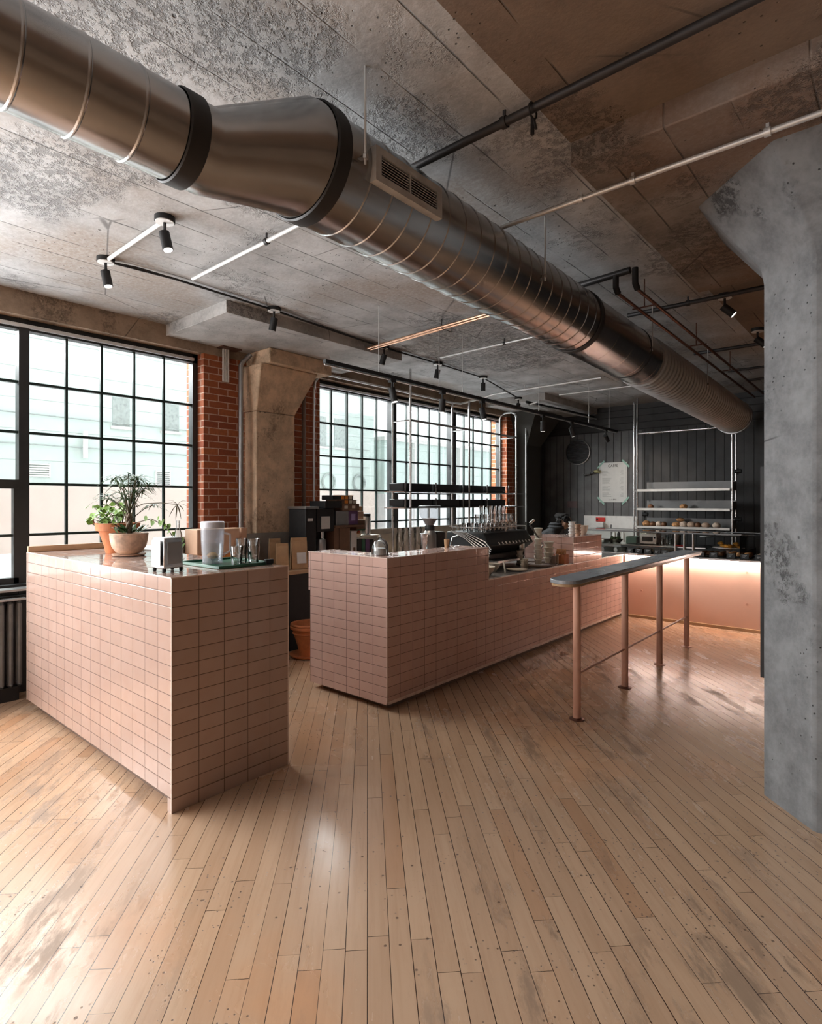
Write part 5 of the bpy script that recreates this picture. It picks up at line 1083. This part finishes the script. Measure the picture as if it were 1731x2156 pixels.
for i in range(26):
    z = 1.955-i*.0172
    if i in (5, 6, 13, 14, 20): continue
    q.box(-3.96, -3.96+rr.uniform(.07, .16), 9.6365, 9.6375, z, z+.0045); q.box(-3.66+rr.uniform(0, .03), -3.60, 9.6365, 9.6375, z, z+.0045)
P('menu_lines', q, basic('menu_grey_ink', (.32, .33, .33), .7), mn, label='rows of small print'); P('border_line', MB().box(-3.995, -3.992, 9.6365, 9.6375, 1.5, 2.04).box(-3.56, -3.557, 9.6365, 9.6375, 1.5, 2.04), basic('border_grey', (.45, .46, .46), .7), mn)
for cx_, cz_, ro in ((-3.985, 2.075, -.8), (-3.56, 2.08, .8), (-3.985, 1.455, .8), (-3.565, 1.455, -.8)):
    P('tape_strip', MB().obox((cx_, 9.6355, cz_), (.085, .0006, .014), (0, ro, 0)), 'mintt', mn)
ad = T('hand_sign', 'small carved pointing hand reaching from the left to the menu', 'sign', (-4.15, 9.6, 1.93)); P('arm', MB().tube([(-4.28, 9.60, 1.90), (-4.10, 9.60, 1.945)], [.014, .018], 10), 'dwall', ad); P('pointing_hand', MB().blob((-4.05, 9.60, 1.96), (.05, .02, .028), 12, 8).tube([(-4.02, 9.60, 1.965), (-3.965, 9.60, 1.955)], [.01, .007], 8).tube([(-4.03, 9.60, 1.945), (-3.985, 9.60, 1.93)], [.009, .007], 8).tube([(-4.05, 9.6, 1.98), (-4.00, 9.6, 2.0)], [.009, .006], 8), basic('brass_hand', (.30, .28, .15), .4, .5), ad)
O('switch_plate', 'pinkish plate on the dark corner column', 'switch plate', box(-4.60, -4.42, 9.63, 9.65, 1.33, 1.45), basic('dim_pink_plate', (.16, .11, .11), .6), (-4.5, 9.64, 1.33))
dn = T('door_unit', 'dark door with a lever handle at the right of the rack', 'door', (-1.3, 9.62, 0)); dn['kind'] = 'structure'; dn.name = 'door_1'
P('leaf', box(-1.55, -.7, 9.60, 9.65, 0, 2.1), 'blackm', dn); P('lever_handle', MB().tube([(-1.48, 9.60, 1.72), (-1.48, 9.54, 1.72), (-1.38, 9.54, 1.725)], .012, 8), 'steelb', dn); P('pull_bar', MB().tube([(-1.50, 9.6, 1.0), (-1.50, 9.55, 1.0), (-1.50, 9.55, 1.45), (-1.50, 9.6, 1.45)], .018, 8), 'iron', dn)
bb = T('notice_board', 'thin black framed board fixed to the side of free-standing column', 'board', (-.55, 3.46, .57))
P('panel', box(-.553, -.538, 3.33, 3.60, .58, 1.61), 'blackm', bb); P('frame', MB().box(-.556, -.537, 3.325, 3.335, .57, 1.62).box(-.556, -.537, 3.595, 3.605, .57, 1.62).box(-.556, -.537, 3.33, 3.6, 1.61, 1.62).box(-.556, -.537, 3.33, 3.6, .57, .58), 'black', bb)
hk = T('pipe_hook', 'black spring hook hanging off the dark ceiling pipe', 'hook', (-1.12, 2.04, 2.98)); P('ring', MB().tube([(-1.12+.0, 2.04+.03*math.cos(a), 2.99+.03*math.sin(a)) for a in [2*pi*i/12 for i in range(13)]], .004, 6), 'blackm', hk); P('clip', MB().tube([(-1.12, 2.04, 2.96), (-1.125, 2.045, 2.90)], .008, 6).tube([(-1.11, 2.03, 2.95), (-1.10, 2.03, 2.905)], .005, 6), 'blackm', hk)
